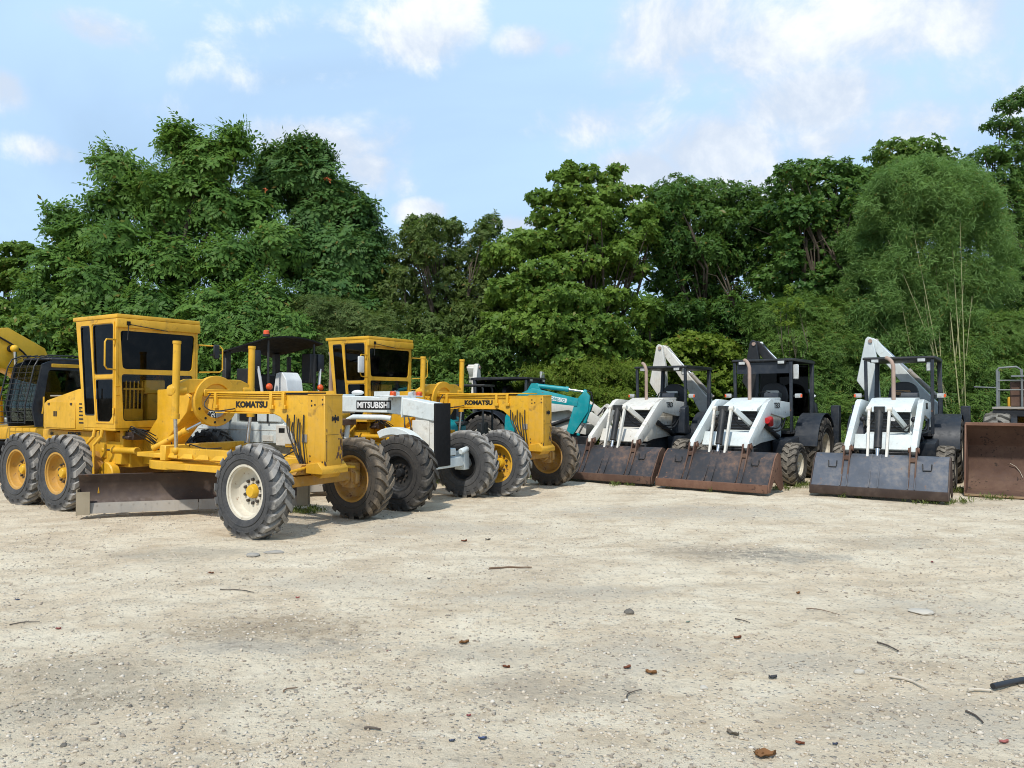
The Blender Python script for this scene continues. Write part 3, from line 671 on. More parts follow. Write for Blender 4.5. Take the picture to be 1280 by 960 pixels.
# shrub belt in front of the trees
SH = [('shrub', 'light green feathery shrub behind the turquoise arm', 'fine', L_LIM, 735, 25, [cl(690, 470, 40, 25, 16), cl(740, 462, 44, 25, 16), cl(790, 470, 36, 25, 16), cl(670, 490, 34, 25, 20), cl(720, 495, 50, 25, 20), cl(775, 500, 46, 25, 20), cl(735, 525, 60, 24.5, 22), cl(680, 525, 40, 25, 22), cl(790, 535, 40, 24.5, 20), cl(740, 555, 60, 24.5, 20)], 30),
      ('shrub', 'yellow-green leafy shrub between the cream backhoe and the one with the red sleeve', 'broad', L_LIM, 860, 26.5, [cl(830, 440, 34, 26.5, 14), cl(870, 430, 34, 26.5, 14), cl(900, 440, 30, 26.5, 16), cl(850, 465, 40, 26.5, 18), cl(890, 475, 36, 26.5, 22), cl(860, 500, 40, 26, 24), cl(900, 515, 36, 26, 24), cl(850, 535, 44, 26, 26), cl(815, 450, 26, 26.5, 14), cl(925, 480, 30, 26, 26)], 19),
      ('shrub', 'fine-leaved shrub left of the bamboo foot', 'fine', L_SHR, 1010, 25, [cl(965, 400, 36, 25.5, 26), cl(1005, 395, 36, 25.5, 26), cl(1040, 405, 36, 25.5, 26), cl(985, 435, 46, 25, 28), cl(1035, 440, 46, 25, 28), cl(960, 465, 40, 25, 28), cl(1010, 475, 50, 25, 28), cl(1055, 475, 40, 25, 28), cl(1000, 515, 54, 24.5, 30), cl(1055, 520, 44, 24.5, 30), cl(1030, 550, 60, 24.5, 28)], 32),
      ('shrub', 'small-leaved green shrub right of the bamboo foot', 'fine', L_SHR, 1225, 24.5, [cl(1210, 430, 40, 24.5, 28), cl(1250, 420, 40, 24.5, 30), cl(1290, 420, 40, 24.5, 34), cl(1190, 465, 40, 24.2, 28), cl(1235, 470, 46, 24.2, 28), cl(1280, 475, 44, 24.2, 30), cl(1210, 510, 50, 24, 28), cl(1265, 515, 50, 24, 28), cl(1240, 545, 60, 24, 26), cl(1130, 520, 50, 24.5, 28), cl(1150, 470, 46, 24.5, 28), cl(1110, 480, 40, 24.7, 28), cl(1170, 545, 60, 24.2, 24)], 30),
      ('shrub', 'bright green bush behind the canopy of the white grader', 'pinnate', L_TUL, 330, 24.5, [cl(270, 410, 36, 24.5, 22), cl(315, 405, 40, 24.5, 24), cl(360, 415, 36, 24.5, 24), cl(290, 445, 44, 24.3, 26), cl(345, 450, 46, 24.3, 26), cl(250, 450, 36, 24.5, 26), cl(310, 490, 50, 24, 26), cl(260, 490, 40, 24, 26), cl(370, 490, 44, 24, 26)], 13),
      ('shrub', 'grey-green bush between the white canopy and the rear grader cab', 'fine', L_OLV, 420, 25.5, [cl(395, 395, 34, 25.5, 26), cl(430, 400, 34, 25.5, 26), cl(400, 435, 40, 25.3, 28), cl(440, 440, 40, 25.3, 28), cl(465, 420, 36, 25.5, 30), cl(410, 480, 46, 25, 30), cl(455, 485, 46, 25, 30)], 32),
      ('shrub', 'leafy green bush behind the rear grader cab', 'mango', L_SHR, 560, 25.5, [cl(500, 440, 40, 25.5, 26), cl(545, 445, 44, 25.5, 26), cl(590, 445, 44, 25.5, 26), cl(630, 440, 36, 25.5, 28), cl(520, 485, 46, 25.2, 28), cl(570, 485, 50, 25.2, 28), cl(620, 490, 46, 25.2, 30), cl(650, 530, 50, 25, 26), cl(580, 530, 50, 25, 24)], 17),
      ('shrub', 'leafy bush behind the barred excavator cab at the left', 'broad', L_BRD, 60, 25, [cl(20, 420, 40, 25, 26), cl(65, 410, 44, 25, 26), cl(110, 415, 44, 25, 26), cl(155, 420, 44, 25, 26), cl(200, 430, 44, 25, 30), cl(40, 455, 50, 24.8, 30), cl(95, 460, 50, 24.8, 30), cl(150, 470, 50, 24.8, 30), cl(-20, 450, 50, 25, 40), cl(30, 500, 50, 24.6, 28), cl(200, 480, 50, 24.6, 30), cl(110, 510, 60, 24.6, 28)], 17)]
for (nm, lab, kd, mt, px, Y, cs, dn) in SH:
    tree(nm, lab, 'shrub', cs, kd, mt, (at(px, 560, Y).x, Y + .3), dn, 1.0, .05, .35, 'shrubs behind the machines')
p_ = at(985, 470, 24.0)
tree('sapling', 'thin upright sapling with sparse leaves behind the backhoe with the black boom', 'tree', [cl(985, 400, 14, 24, 12), cl(975, 385, 9, 24, 9), cl(997, 380, 10, 24, 9), cl(985, 365, 8, 24, 10)], 'mango', L_LIM, (p_.x, 24.0), 9, .7, .035, .3, limbs=True)
# deep wood further back: one dark mass seen only through gaps
P = np.stack([rng.uniform(-34, 34, 9000), rng.uniform(32, 40, 9000), rng.random(9000) ** .9], -1)
P[:, 2] *= 6.3 + 2.2 * vnoise(P[:, 0] * .3, P[:, 1] * .3)
v, q = tufts('mango', P, np.tile([0, -.3, 1.0], (9000, 1)) + rng.normal(size=(9000, 3)) * .4, np.full(9000, 2.1))
tag(link('woodland', fast_mesh('woodland', v, q, False), L_MAN), 'dark undergrowth of the wood behind the first trees', 'woodland', kind='stuff')
# ------------------------------------------------------------------ wheels
_wm = {}
NUT = plain('recess_dark_nut', (.05, .04, .032), .55)  # nuts coloured dark to paint in the shade of the bolt recesses
def tyre_mesh(R, w, rr, nl, style):
    key = ('t', R, w, rr, nl, style)
    if key in _wm: return _wm[key]
    b = MB()
    d = .045 * R / .67
    half = [(rr, .40), (rr + .035, .46), (rr + .10 * R, .495), (rr + .55 * (R - rr), .515), (R - d * 2.2, .485), (R - d * 1.25, .43), (R - d, .33)]
    prof = [(r, -h * w) for r, h in half] + [(R - d * .9, 0)] + [(r, h * w) for r, h in reversed(half)]
    b.lathe(prof, 56)
    pitch = 2 * math.pi / nl
    for s in (-1, 1):
        for k in range(nl):
            a0 = k * pitch + (pitch / 2 if s > 0 else 0)
            ys = [-.03, .16, .34, .45, .515, .53]
            if style == 'chevron':
                sk = [0, .33, .62, .78, .86, .88]; hw = [.17, .19, .22, .25, .25, .2]
            else:
                sk = [0, .16, .50, .56, .60, .60]; hw = [.22, .25, .27, .30, .28, .22]
            rt = [R, R + .004, R, R - .012, R - d * 1.1, R - d * 2.6]; rb = [R - d * 1.6] * 3 + [R - d * 2.2, R - d * 2.8, R - d * 3.0]
            v = []
            for y, q, h, t, bb in zip(ys, sk, hw, rt, rb):
                c = a0 + q * pitch
                for aa, rd in ((c - h * pitch * 1.15, bb), (c - h * pitch, t), (c + h * pitch, t), (c + h * pitch * 1.15, bb)):
                    v.append((rd * math.cos(aa), s * y * w, rd * math.sin(aa)))
            f = []
            for i in range(len(ys) - 1):
                for j in range(3): f.append((i * 4 + j, i * 4 + j + 1, i * 4 + j + 5, i * 4 + j + 4))
            e = (len(ys) - 1) * 4
            f += [(0, 1, 2, 3), (e, e + 1, e + 2, e + 3)]
            b.add(v, f)
    for s in (-1, 1):                                            # sidewall ribs
        for q in (.34, .62):
            r0 = rr + (R - rr) * q; y0 = s * w * .512
            b.lathe([(r0 - .012, y0 - s * .01), (r0 - .005, y0 + s * .008), (r0 + .005, y0 + s * .008), (r0 + .012, y0 - s * .01)], 40)
    _wm[key] = b.mesh('tyre', 0, 30)
    return _wm[key]
def rim_mesh(rr, w, dish):
    key = ('r', rr, w, dish)
    if key in _wm: return _wm[key]
    b = MB()
    o = .43 * w
    b.lathe([(rr + .02, -o), (rr - .012, -o), (rr - .035, -o + .03), (rr - .045, dish - .05), (rr - .07, dish - .012), (rr * .62, dish), (rr * .30, dish), (rr * .30, dish + .012),
             (rr * .66, dish + .012), (rr - .058, dish + .02), (rr - .035, dish + .05), (rr - .03, o - .03), (rr - .008, o - .012), (rr - .008, o + .004), (rr + .022, o + .004)], 44)
    _wm[key] = b.mesh('rim', 0, 35)
    return _wm[key]
def hub_mesh(rr, dish, n, inner):
    key = ('h', rr, dish, n, inner)
    if key in _wm: return _wm[key]
    b = MB()
    b.lathe([(.001, dish + .085), (rr * .20, dish + .085), (rr * .25, dish + .06), (rr * .27, dish + .013), (rr * .30, dish - .02), (rr * .34, -inner), (.001, -inner)], 24)
    for k in range(n):
        a = 2 * math.pi * (k + .5) / n
        p = (rr * .45 * math.cos(a), rr * .45 * math.sin(a))
        b.cyl((p[0], dish + .01, p[1]), (p[0], dish + .045, p[1]), .021 * rr / .3, .019 * rr / .3, 6)
    me = b.mesh('wheel', 0, 30)
    for p in me.polygons:
        c = p.center
        if math.hypot(c.x, c.z) > rr * .385 and c.y > dish + .002: p.material_index = 1
    _wm[key] = me
    return _wm[key]
def wheel(parent, x, y, R, w, rr, nl, style, tm, rm, hm, dish=.06, nuts=10, inner=.1, lean=0, steer=0, z=None, label=None):
    out = 1 if y > 0 else -1
    h = link('wheel', hub_mesh(rr, dish, nuts, inner).copy(), hm, parent, (x, y, R - .025 if z is None else z),
             (R_(lean), 0, R_(steer) + (0 if out > 0 else math.pi)))
    h.data.materials.append(NUT)
    sp = random.uniform(0, 6.28)
    t = link('tyre', tyre_mesh(R, w, rr, nl, style).copy(), tm, h, None, (0, sp, 0))
    r = link('rim', rim_mesh(rr, w, dish).copy(), rm, h)
    if label: h['label'] = label
    return h
TY_G = rubber('grader_tyre_rubber', .675, (.032, .034, .038), dusty=1.25, mud=(.31, .29, .26))
TY_M = rubber('muddy_tyre_rubber', .675, (.03, .028, .026), dusty=.95, mud=(.25, .20, .145))
TY_B = rubber('black_tyre_rubber', .675, (.013, .014, .017), dusty=.35)
TY_F = rubber('loader_front_tyre_rubber', .49, dusty=.8)
TY_R = rubber('loader_rear_tyre_rubber', .76, dusty=.7, mud=(.22, .19, .15))
TY_L = rubber('wheel_loader_tyre_rubber', .83, dusty=.9, mud=(.26, .24, .20))

RIM_Y = paint('dusty_yellow_rim', (.50, .27, .045), .65, .55, .06, dust=(.34, .25, .15))
# ------------------------------------------------------------------ motor graders
def quad_window(pts, r): return rounded(pts, r, 4)
def pane(root, pts, ax, w, mat, parent):
    c = (sum(p[0] for p in pts) / len(pts), sum(p[1] for p in pts) / len(pts))
    k0 = [(c[0] + (p[0] - c[0]) * .955, c[1] + (p[1] - c[1]) * .965) for p in pts]; k1_ = [(c[0] + (p[0] - c[0]) * 1.0, c[1] + (p[1] - c[1]) * 1.0) for p in pts]
    e = .012 if w >= 0 else -.012
    MB().plate(k1_, [k0], ax, w + e * .4, w + e * 1.6).build('window_seal', HOSE, parent, 0, 0)
    big = [(c[0] + (p[0] - c[0]) * 1.03, c[1] + (p[1] - c[1]) * 1.03) for p in pts]
    return MB().prism(big, ax, w - .003, w + .003).build('window', mat, parent, 0, 0)
def hoses(root, paths, r=.016):
    for p in paths:
        q = []
        for i in range(len(p) - 1):
            for k in range(4):
                t = k / 4; q.append(tuple(Vector(p[i]).lerp(Vector(p[i + 1]), t)))
        q.append(p[-1])
        for _ in range(3):                                        # relax the corners
            q = [q[0]] + [tuple((Vector(q[i - 1]) + Vector(q[i]) * 2 + Vector(q[i + 1])) / 4) for i in range(1, len(q) - 1)] + [q[-1]]
        MB().tube(q, r, 7).build('hose', HOSE, root)
def cylinder(root, p0, p1, p2, r, m, name='hydraulic_cylinder', cm=None):
    """barrel p0..p1 and chrome rod p1..p2"""
    p0, p1, p2 = Vector(p0), Vector(p1), Vector(p2); d = (p1 - p0).normalized()
    b = MB().cyl(p0, p1, r, n=14).cyl(p1 - d * .05, p1 + d * .035, r * 1.18, n=14).cyl(p0, p0 + d * .05, r * 1.15, n=14)
    o = b.build(name, m, root, .004)
    MB().cyl(p1, p2, r * .52, n=12).build('rod', cm or CHROME, o)
    MB().ball(p2, r * 1.05, n=8).build('eye', m, o)
    return o
def blade(root, near, ang, length, m=STEEL_D):
    """curved moldboard; `near` is the near lower end, direction `ang` in the machine frame"""
    u = Vector((math.cos(R_(ang)), math.sin(R_(ang)), 0)); n = Vector((u.y, -u.x, 0)); o = Vector(near)
    front = [(.13, .12), (.055, .22), (.02, .33), (.02, .43), (.06, .54), (.13, .63)]
    prof = front + [(a - .035, z + .012) for a, z in reversed(front)]
    L = 12; v = []; f = []; c = len(prof)
    for i in range(L + 1):
        s = length * i / L
        v += [o + u * s + n * a + Vector((0, 0, z)) for a, z in prof]
    for i in range(L):
        for j in range(c): f.append((i * c + j, i * c + (j + 1) % c, (i + 1) * c + (j + 1) % c, (i + 1) * c + j))
    f += [tuple(range(c)), tuple(L * c + j for j in range(c - 1, -1, -1))]
    b = MB().add(v, f).build('blade', m, root, 0, 25)
    for i in range(2):                                            # two bolted cutting edges
        s0, s1 = length * (i * .5) + .01, length * (i * .5 + .5) - .004
        e = MB(); v = [o + u * s + n * a + Vector((0, 0, z)) for s in (s0, s1) for a, z in ((.17, 0), (.15, 0), (.115, .17), (.137, .17))]
        e.add(v, [(0, 1, 2, 3), (7, 6, 5, 4)] + [(k, (k + 1) % 4, (k + 1) % 4 + 4, k + 4) for k in range(4)])
        for k in range(10):
            s = s0 + (s1 - s0) * (k + .5) / 10; p = o + u * s + n * .139 + Vector((0, 0, .125))
            e.cyl(p, p + n * .012, .014, n=6)
        e.build('cutting_edge', STEEL_L, b)
    for s in (-.012, length - .008):
        e = MB(); v = [o + u * (s + t) + n * a + Vector((0, 0, z)) for t in (0, .02) for a, z in ((.20, -.02), (-.02, .02), (-.02, .4), (.20, .40))]
        e.add(v, [(0, 1, 2, 3), (7, 6, 5, 4)] + [(k, (k + 1) % 4, (k + 1) % 4 + 4, k + 4) for k in range(4)])
        t0 = .004 if s < 0 else -.21
        v = [o + u * (s + t) + n * (a + q) + Vector((0, 0, z)) for q in (.0, .03) for t, a, z in ((t0, .178, -.015), (t0 + .2, .178, -.015), (t0 + .2, .178, .36), (t0, .178, .36))]
        e.add(v, [(0, 1, 2, 3), (7, 6, 5, 4)] + [(k, (k + 1) % 4, (k + 1) % 4 + 4, k + 4) for k in range(4)])
        e.build('end_bit', paint('pale_worn_steel', (.30, .25, .17), .55, .4, .05, metal=.3), b)
    for s in (.3, length * .62):                                  # brackets behind the moldboard
        p = o + u * s - n * .06
        MB().bar(p + Vector((0, 0, .3)), p + Vector((0, 0, .62)) - n * .05, .16, .12).build('blade_bracket', YEL2, b)
    return b
def grader_cab(root, m, wm_front=GLASS_D, wm_low=GLASS_C, mirror='frame'):
    xf, z0, z1, hw = -3.85, 1.45, 3.36, .8
    b = MB()
    outer = [(-5.14, z1), (xf, z1), (xf, z0), (-4.84, z0)]
    q = quad_window([(-4.99, 3.27), (-4.69, 3.27), (-4.49, 1.66), (-4.81, 1.66)], .05)
    du = quad_window([(-4.59, 3.27), (-3.94, 3.27), (-3.93, 2.385), (-4.52, 2.385)], .06)
    dl = quad_window([(-4.48, 2.30), (-3.93, 2.30), (-3.92, 1.69), (-4.02, 1.56), (-4.40, 1.56)], .05)
    fu = quad_window([(-.73, 3.15), (.73, 3.15), (.68, 2.48), (-.68, 2.48)], .07)
    fl = quad_window([(-.70, 2.39), (.70, 2.39), (.66, 1.57), (-.66, 1.57)], .06)
    rw = quad_window([(-.66, 3.2), (.66, 3.2), (.62, 2.2), (-.62, 2.2)], .06)
    for s in (-1, 1): b.plate(outer, [q, du, dl], 'y', s * hw, s * (hw - .045))
    b.plate([(-hw + .05, z1), (hw - .05, z1), (hw - .05, z0), (-hw + .05, z0)], [fu, fl], 'x', xf - .04, xf + .004)
    body = b.build('cab', m, root, 0, 30)
    # rear wall leans with the rear pillars
    rb = MB().plate([(-hw + .05, z1), (hw - .05, z1), (hw - .05, z0), (-hw + .05, z0)], [rw], 'x', -.02, .02)
    rb.xf(Matrix.Translation((-4.83, 0, z0)) @ Matrix.Rotation(-math.atan(.29 / (z1 - z0)), 4, 'Y') @ Matrix.Translation((0, 0, -z0)))
    rb.build('rear_wall', m, body)
    r = MB().bx(-5.22, xf + .05, -hw - .016, hw + .016, z1 + .002, z1 + .075).bx(xf + .008, xf + .06, -hw - .02, hw + .02, 3.2, z1)
    r.build('roof', m, body, .02, seg=2)
    d = MB().bx(-4.9, xf - .06, -hw + .06, hw - .06, z0, z0 + .05); d.build('floor', BLACK, body)
    for s in (-1, 1):
        pane(root, q, 'y', s * (hw - .02), GLASS_D, body); pane(root, du, 'y', s * (hw - .02), GLASS_D, body); pane(root, dl, 'y', s * (hw - .02), GLASS_D, body)
        fr = MB().plate([(-4.63, 3.3), (-3.9, 3.3), (-3.89, 1.53), (-4.44, 1.53)], [rounded([(-4.605, 3.285), (-3.925, 3.285), (-3.915, 1.66), (-4.02, 1.545), (-4.42, 1.545)], .05)], 'y', s * hw, s * (hw + .014))
        dr = fr.build('door', m, body, 0, 30)
        MB().bx(-4.5, -3.93, s * (hw + .001) - .008, s * (hw + .001) + .012, 2.315, 2.37).build('door_rail', m, dr)
        MB().cyl((-4.38, s * (hw + .03), 1.95), (-4.38, s * (hw + .03), 2.14), .012, n=8).build('handle', BLACK, dr)
        for z in (1.75, 2.95): MB().cyl((-3.88, s * (hw + .02), z - .05), (-3.88, s * (hw + .02), z + .05), .018, n=8).build('hinge', m, dr)
    pane(root, fu, 'x', xf - .02, wm_front, body); pane(root, fl, 'x', xf - .02, wm_low, body); pane(root, rw, 'x', -5.02, GLASS_D, body)
    # wipers
    for (y, z, ty, tz) in ((-.62, 3.26, .12, 3.19), (-.62, 3.26, -.64, 2.98)):
        MB().tube([(xf + .075, y, z), (xf + .075, ty, tz)], .008, 6).bx(xf + .066, xf + .084, y - .03, y + .03, z - .02, z + .05).build('wiper', BLKP, body)
    # inside: steering console, levers, seat
    MB().bx(-4.18, -3.98, -.12, .16, 1.5, 2.24).bx(-4.22, -3.95, -.2, .2, 2.05, 2.3).build('console', m, body, .015)
    MB().bx(-4.35, -4.0, -.64, -.2, 1.5, 1.78).build('pedal_box', m, body, .01)
    for k in range(5):
        y = -.52 + k * .075
        MB().tube([(-4.02, y, 1.6), (-4.0, y, 2.28)], .012, 6).build('lever', m, body)
    MB().bx(-4.06, -3.98, -.58, -.16, 2.12, 2.15).build('lever_rail', m, body)
    MB().bx(-4.75, -4.35, -.25, .25, 1.75, 1.9).prism([(-4.75, 1.9), (-4.62, 1.9), (-4.72, 2.55), (-4.82, 2.55)], 'y', -.24, .24).build('seat', SEAT, body, .03)
    w_ = MB().lathe([(.20, -.012), (.212, 0), (.20, .012), (.188, 0)], 24, 'z', closed=True)
    w_.xf(Matrix.Translation((-4.3, 0, 2.42)) @ Matrix.Rotation(.5, 4, 'Y')); w_.build('steering_wheel', HOSE, body)
    # mirrors
    for s in (-1, 1):
        y0, y1 = s * (hw + .02), s * (hw + .42)
        if s < 0 and mirror == 'frame': y1 = s * (hw + .30)
        f = MB().tube([(xf + .02, y0, 2.98), (xf + .16, y1 - s * .04, 2.97), (xf + .18, y1, 2.92), (xf + .18, y1, 2.52), (xf + .16, y1 - s * .05, 2.47), (xf + .02, y0, 2.46)], .014, 8).build('mirror_bracket', m, body)
        if s > 0: MB().bx(xf + .15, xf + .19, y1 - .20, y1 - .06, 2.72, 3.0).build('mirror', BLACK, body, .02)
        elif mirror == 'white': MB().bx(xf + .18, xf + .23, y1 - .10, y1 + .08, 2.55, 2.93).build('mirror', WHITE, body, .03, seg=2)
    for s in (-1, 1):
        MB().tube([(xf + .02, s * .74, 2.18), (xf + .10, s * .86, 2.18), (xf + .10, s * .86, 2.02), (xf + .02, s * .74, 2.02)], .012, 6).build('grab_rail', m, body)
    return body
def grader_running_gear(root, m, fw, rims, hub, dirty):
    """axles, tandems, six wheels, drawbar, circle"""
    ax = MB().bx(-.02, .16, -.86, .86, .64, .80).prism([(-.42, .82), (.42, .82), (.3, .98), (-.3, .98)], 'x', -.04, .2)
    ax.build('front_axle', dirty, root, .012)
    for s in (-1, 1):
        k = MB().bx(-.02, .2, s * .86 - .1, s * .86 + .1, .52, .92).cyl((.05, s * .7, .67), (.05, s * .98, .67), .11, n=14)
        k.prism([(.1, .50), (.26, .60), (.26, .76), (.1, .86)], 'y', s * .80, s * .90)
        k.build('steering_knuckle', dirty, root, .012)
        MB().tube([(.24, s * .78, .86), (.2, s * .15, .93)], .022, 8).build('tie_rod', m, root)
    for i, s in enumerate((-1, 1)):
        tm, rm, hm, ln = fw[i]
        wheel(root, .05, s * 1.05, .675, .37, .37, 19, 'chevron', tm, rm, hm, -.01, inner=.12, lean=ln)
        MB().prism(rounded([(-6.75, .72), (-6.6, .45), (-4.65, .45), (-4.5, .72), (-4.65, 1.0), (-5.3, 1.08), (-6.0, 1.08), (-6.6, 1.0)], .06), 'y', s * .60, s * .80).build('tandem_case', dirty, root, .012)
        for x in (-4.97, -6.36):
            wheel(root, x, s * 1.05, .675, .37, .35, 19, 'chevron', TY_G if s < 0 else TY_B, rims, hub, -.005, inner=.15)
    # rear frame under cab and engine
    MB().bx(-6.95, -3.95, -.46, .46, .74, 1.36).bx(-4.75, -4.0, -.6, .6, .8, 1.2).build('rear_frame', m, root, .015)
    MB().bx(-7.05, -6.9, -.8, .8, .7, 1.2).build('rear_bumper', m, root, .03)
    db = MB()
    for s in (-1, 1): db.bar((-2.75, s * .62, 1.03), (-.1, s * .06, .96), .09, .17)
    db.bx(-3.35, -2.45, -.72, .72, .98, 1.06).bx(-2.6, -2.45, -.78, .78, .95, 1.2)
    db.build('drawbar', m, root, .012)
    g = MB()
    for k in range(4):                                           # zig-zag gussets on the drawbar side
        x = -2.55 + k * .40
        g.add([(x, -.74, 1.00), (x + .36, -.74, 1.00), (x + .18, -.64, 1.18), (x + .18, -.60, 1.0)], [(0, 1, 2), (0, 2, 3), (1, 3, 2), (0, 3, 1)])
    g.bx(-2.66, -.95, -.70, -.60, .98, 1.16).bx(-2.66, -.95, -.78, -.60, .82, .92)
    g.build('side_gusset', m, root, .006)
    MB().lathe([(.80, .80), (.80, .94), (.62, .94), (.62, .80)], 44, 'z', (-2.62, 0, 0), closed=True).build('circle_ring', m, root, .01)
    for s in (-1, 1):
        MB().prism([(-3.1, .90), (-2.7, .90), (-2.8, .50), (-3.0, .50)], 'y', s * .2 - .05, s * .2 + .05).build('blade_carrier', dirty, root, .01)
def grader_saddle(root, m, x=-2.28):
    s = MB()
    s.lathe([(.43, -.06), (.43, .03), (.29, .03), (.29, -.06)], 40, 'x', (x + .06, 0, 1.92), closed=True)
    s.prism(rounded([(-.80, 2.00), (-.82, 2.16), (-.5, 2.29), (.5, 2.29), (.82, 2.16), (.80, 2.00), (.45, 2.06), (-.45, 2.06)], .05), 'x', x - .10, x + .06)
    s.bx(x - .06, x + .10, -.25, .25, 2.0, 2.12)
    for q in (-1, 1): s.cyl((x, q * .56, 2.1), (x, q * .80, 2.1), .085, n=16)
    s.build('saddle', m, root, .008)
    for k in range(5):
        a = R_(200 + k * 32)
        MB().cyl((x + .085, .36 * math.cos(a), 1.92 + .36 * math.sin(a)), (x + .094, .36 * math.cos(a), 1.92 + .36 * math.sin(a)), .022, n=10).build('lock_hole', BLKP, root)
    for q in (-1, 1):
        cylinder(root, (x + .06, q * .74, 2.90), (x + .03, q * .74, 1.67), (x, q * .70, 1.12), .058, m, 'lift_cylinder')
    cylinder(root, (x - .75, -.62, 1.12), (x - .25, -.36, 1.42), (x + .02, -.2, 1.58), .05, m, 'side_shift_cylinder')
def komatsu_grader(label, loc, ang, near_rim, near_hub, mirror='frame'):
    root = tag(empty('motor_grader', (loc[0], loc[1], 0), R_(ang)), label, 'grader', 'motor graders parked in a row')
    m = YEL
    # gooseneck: rear slope, level beam, arch down to the front axle
    f = MB()
    f.prism([(-3.55, 2.12), (-2.85, 2.14), (-2.62, 2.0), (-2.70, 1.72), (-3.40, 1.12), (-3.56, .80), (-4.62, .74), (-4.62, 1.10), (-4.12, 1.12), (-3.92, 1.25), (-3.55, 1.62)], 'y', -.22, .22)
    f.prism([(-3.0, 2.07), (.21, 2.02), (.21, .98), (-.02, .98), (-.08, 1.18), (-.17, 1.38), (-.30, 1.56), (-.46, 1.68), (-.64, 1.735), (-2.0, 1.755), (-2.75, 1.74)], 'y', -.15, .15)
    fo = f.build('front_frame', m, root, .012)
    MB().bx(-2.75, .2, -.185, .185, 2.055, 2.08).build('flange', m, fo, .004); MB().bx(-2.0, -.65, -.18, .18, 1.722, 1.742).build('flange', m, fo, .004)
    box = MB().prism([(.205, 2.02), (.56, 2.02), (.56, .86), (.47, .77), (.27, .82), (.205, .96)], 'y', -.19, .19).bx(.20, .57, -.2, .2, 2.015, 2.035)
    box.prism([(.25, .98), (.25, .84), (.60, .84), (.60, .92), (.5, 1.02)], 'y', -.27, .27).build('nose_box', YEL2, fo, .012)
    for (x, z) in ((.29, 1.93), (.29, 1.86), (.36, 1.87)): MB().cyl((x, -.193, z), (x, -.19, z), .016, n=8).build('bolt_hole', BLKP, fo)
    for x in (-1.98, -.62, -.34):                                # pipe clamps
        MB().bx(x - .03, x + .03, -.20, -.15, 1.80, 2.06).bx(x - .05, x + .05, -.195, -.15, 1.80, 1.86).build('clamp', m, fo, .005)
    for k in range(3):
        MB().tube([(-2.3, -.165 - .012 * k, 2.0 + k * .032), (-.3, -.165 - .012 * k, 1.975 + k * .032)], .011, 6).build('pipe', m, fo)
    for k in range(9): MB().cyl((-2.62 + k * .085, -.226, 1.98 - .015 * k), (-2.62 + k * .085, -.22, 1.98 - .015 * k), .012, n=6).build('bolt', STEEL_D, fo) if k < 4 else None
    for (x, z) in ((.26, 1.02), (.26, 1.10), (.52, 1.02), (.52, 1.95), (.52, 1.88)): MB().cyl((x, -.197, z), (x, -.19, z), .013, n=6).build('bolt', STEEL_D, fo)
    MB().bx(.562, .566, -.15, .10, 1.42, 1.424).bx(.562, .566, -.15, -.146, 1.02, 1.42).build('panel_seam', STEEL_D, fo)
    MB().bx(.05, .16, -.165, -.151, 1.30, 1.42).build('data_plate', STEEL_L, fo)
    lettering('KOMATSU', BLKP, fo, (-1.12, -.153, 1.87), (math.pi / 2, 0, 0), .76, .105, bold=.05)
    # black emblem and worn spots on the nose
    e = MB().bx(0, .004, -.011, .011, -.06, .06).bx(0, .004, -.06, .06, -.016, .016)
    for s in (-1, 1): e.bx(0, .004, s * .055 - .017, s * .055 + .017, -.036, .036).bx(0, .004, s * .018 - .008, s * .018 + .008, -.028, .028)
    e.build('emblem', BLKP, fo, loc=(.5615, .03, 1.66))
    # bare rusty scrapes on the nose
    sc = MB(); rs = random.Random(5)
    for k in range(26):
        z = rs.uniform(.95, 1.5); y = rs.choice([-.17, .10, .13, .16]) + rs.uniform(-.03, .03); y = max(-.185, min(.18, y))
        w, h = rs.uniform(.006, .022), rs.uniform(.012, .07)
        pts = [(y + w * math.cos(a) * rs.uniform(.6, 1), z + h * math.sin(a) * rs.uniform(.6, 1)) for a in [i * .898 for i in range(7)]]
        sc.prism(pts, 'x', .5605, .563)
    sc.build('paint_scrape', RUST_D, fo, 0, 0)['kind'] = 'stuff'
    grader_saddle(root, m)
    # hoses beside the nose
    hs = []
    for k in range(7):
        y = -.17 - .018 * (k % 2); x = -.26 + k * .06; j = random.Random(k)
        x1_ = x * .45 + .10 + j.uniform(-.05, .05); x2_ = .17 + j.uniform(-.08, .04)
        hs.append([(x, y, 1.72 - .06 * (k % 3)), (x + j.uniform(-.02, .03), y - .02, 1.45), (x1_, y - .05 - j.uniform(0, .04), 1.15), (x2_, y - .03, .86 - .03 * j.random())])
    hs += [[(-2.06, -.22, 2.05), (-2.12, -.34, 1.85), (-1.9, -.30, 1.74), (-1.5, -.17, 1.8)], [(-2.5, -.3, 1.15), (-2.3, -.45, 1.22), (-2.1, -.3, 1.12), (-1.8, -.2, 1.15)], [(-3.0, -.3, 1.3), (-2.7, -.5, 1.1), (-2.45, -.4, 1.2)],
           [(-.1, -.2, .95), (-.35, -.3, .88), (-.5, -.15, 1.0), (-.2, -.1, 1.15)]]
    hoses(root, hs, .0105)
    grader_cab(root, m, mirror=mirror)
    # under-cab valve bank, brackets, steps
    MB().bx(-4.0, -3.7, -.56, -.34, 1.24, 1.38).bx(-3.95, -3.75, -.62, -.4, 1.26, 1.31).build('valve_bank', STEEL_D, root, .01)
    hoses(root, [[(-3.95 + .05 * k, -.5 + .03 * (k % 2), 1.36), (-3.82 + .05 * k, -.6 - .02 * k, 1.42 + .05 * (k % 3)), (-3.60 + .03 * k, -.46 + .04 * k, 1.44 - .06 * k), (-3.52 + .02 * k, -.25, 1.30 - .07 * k)] for k in range(7)], .010)
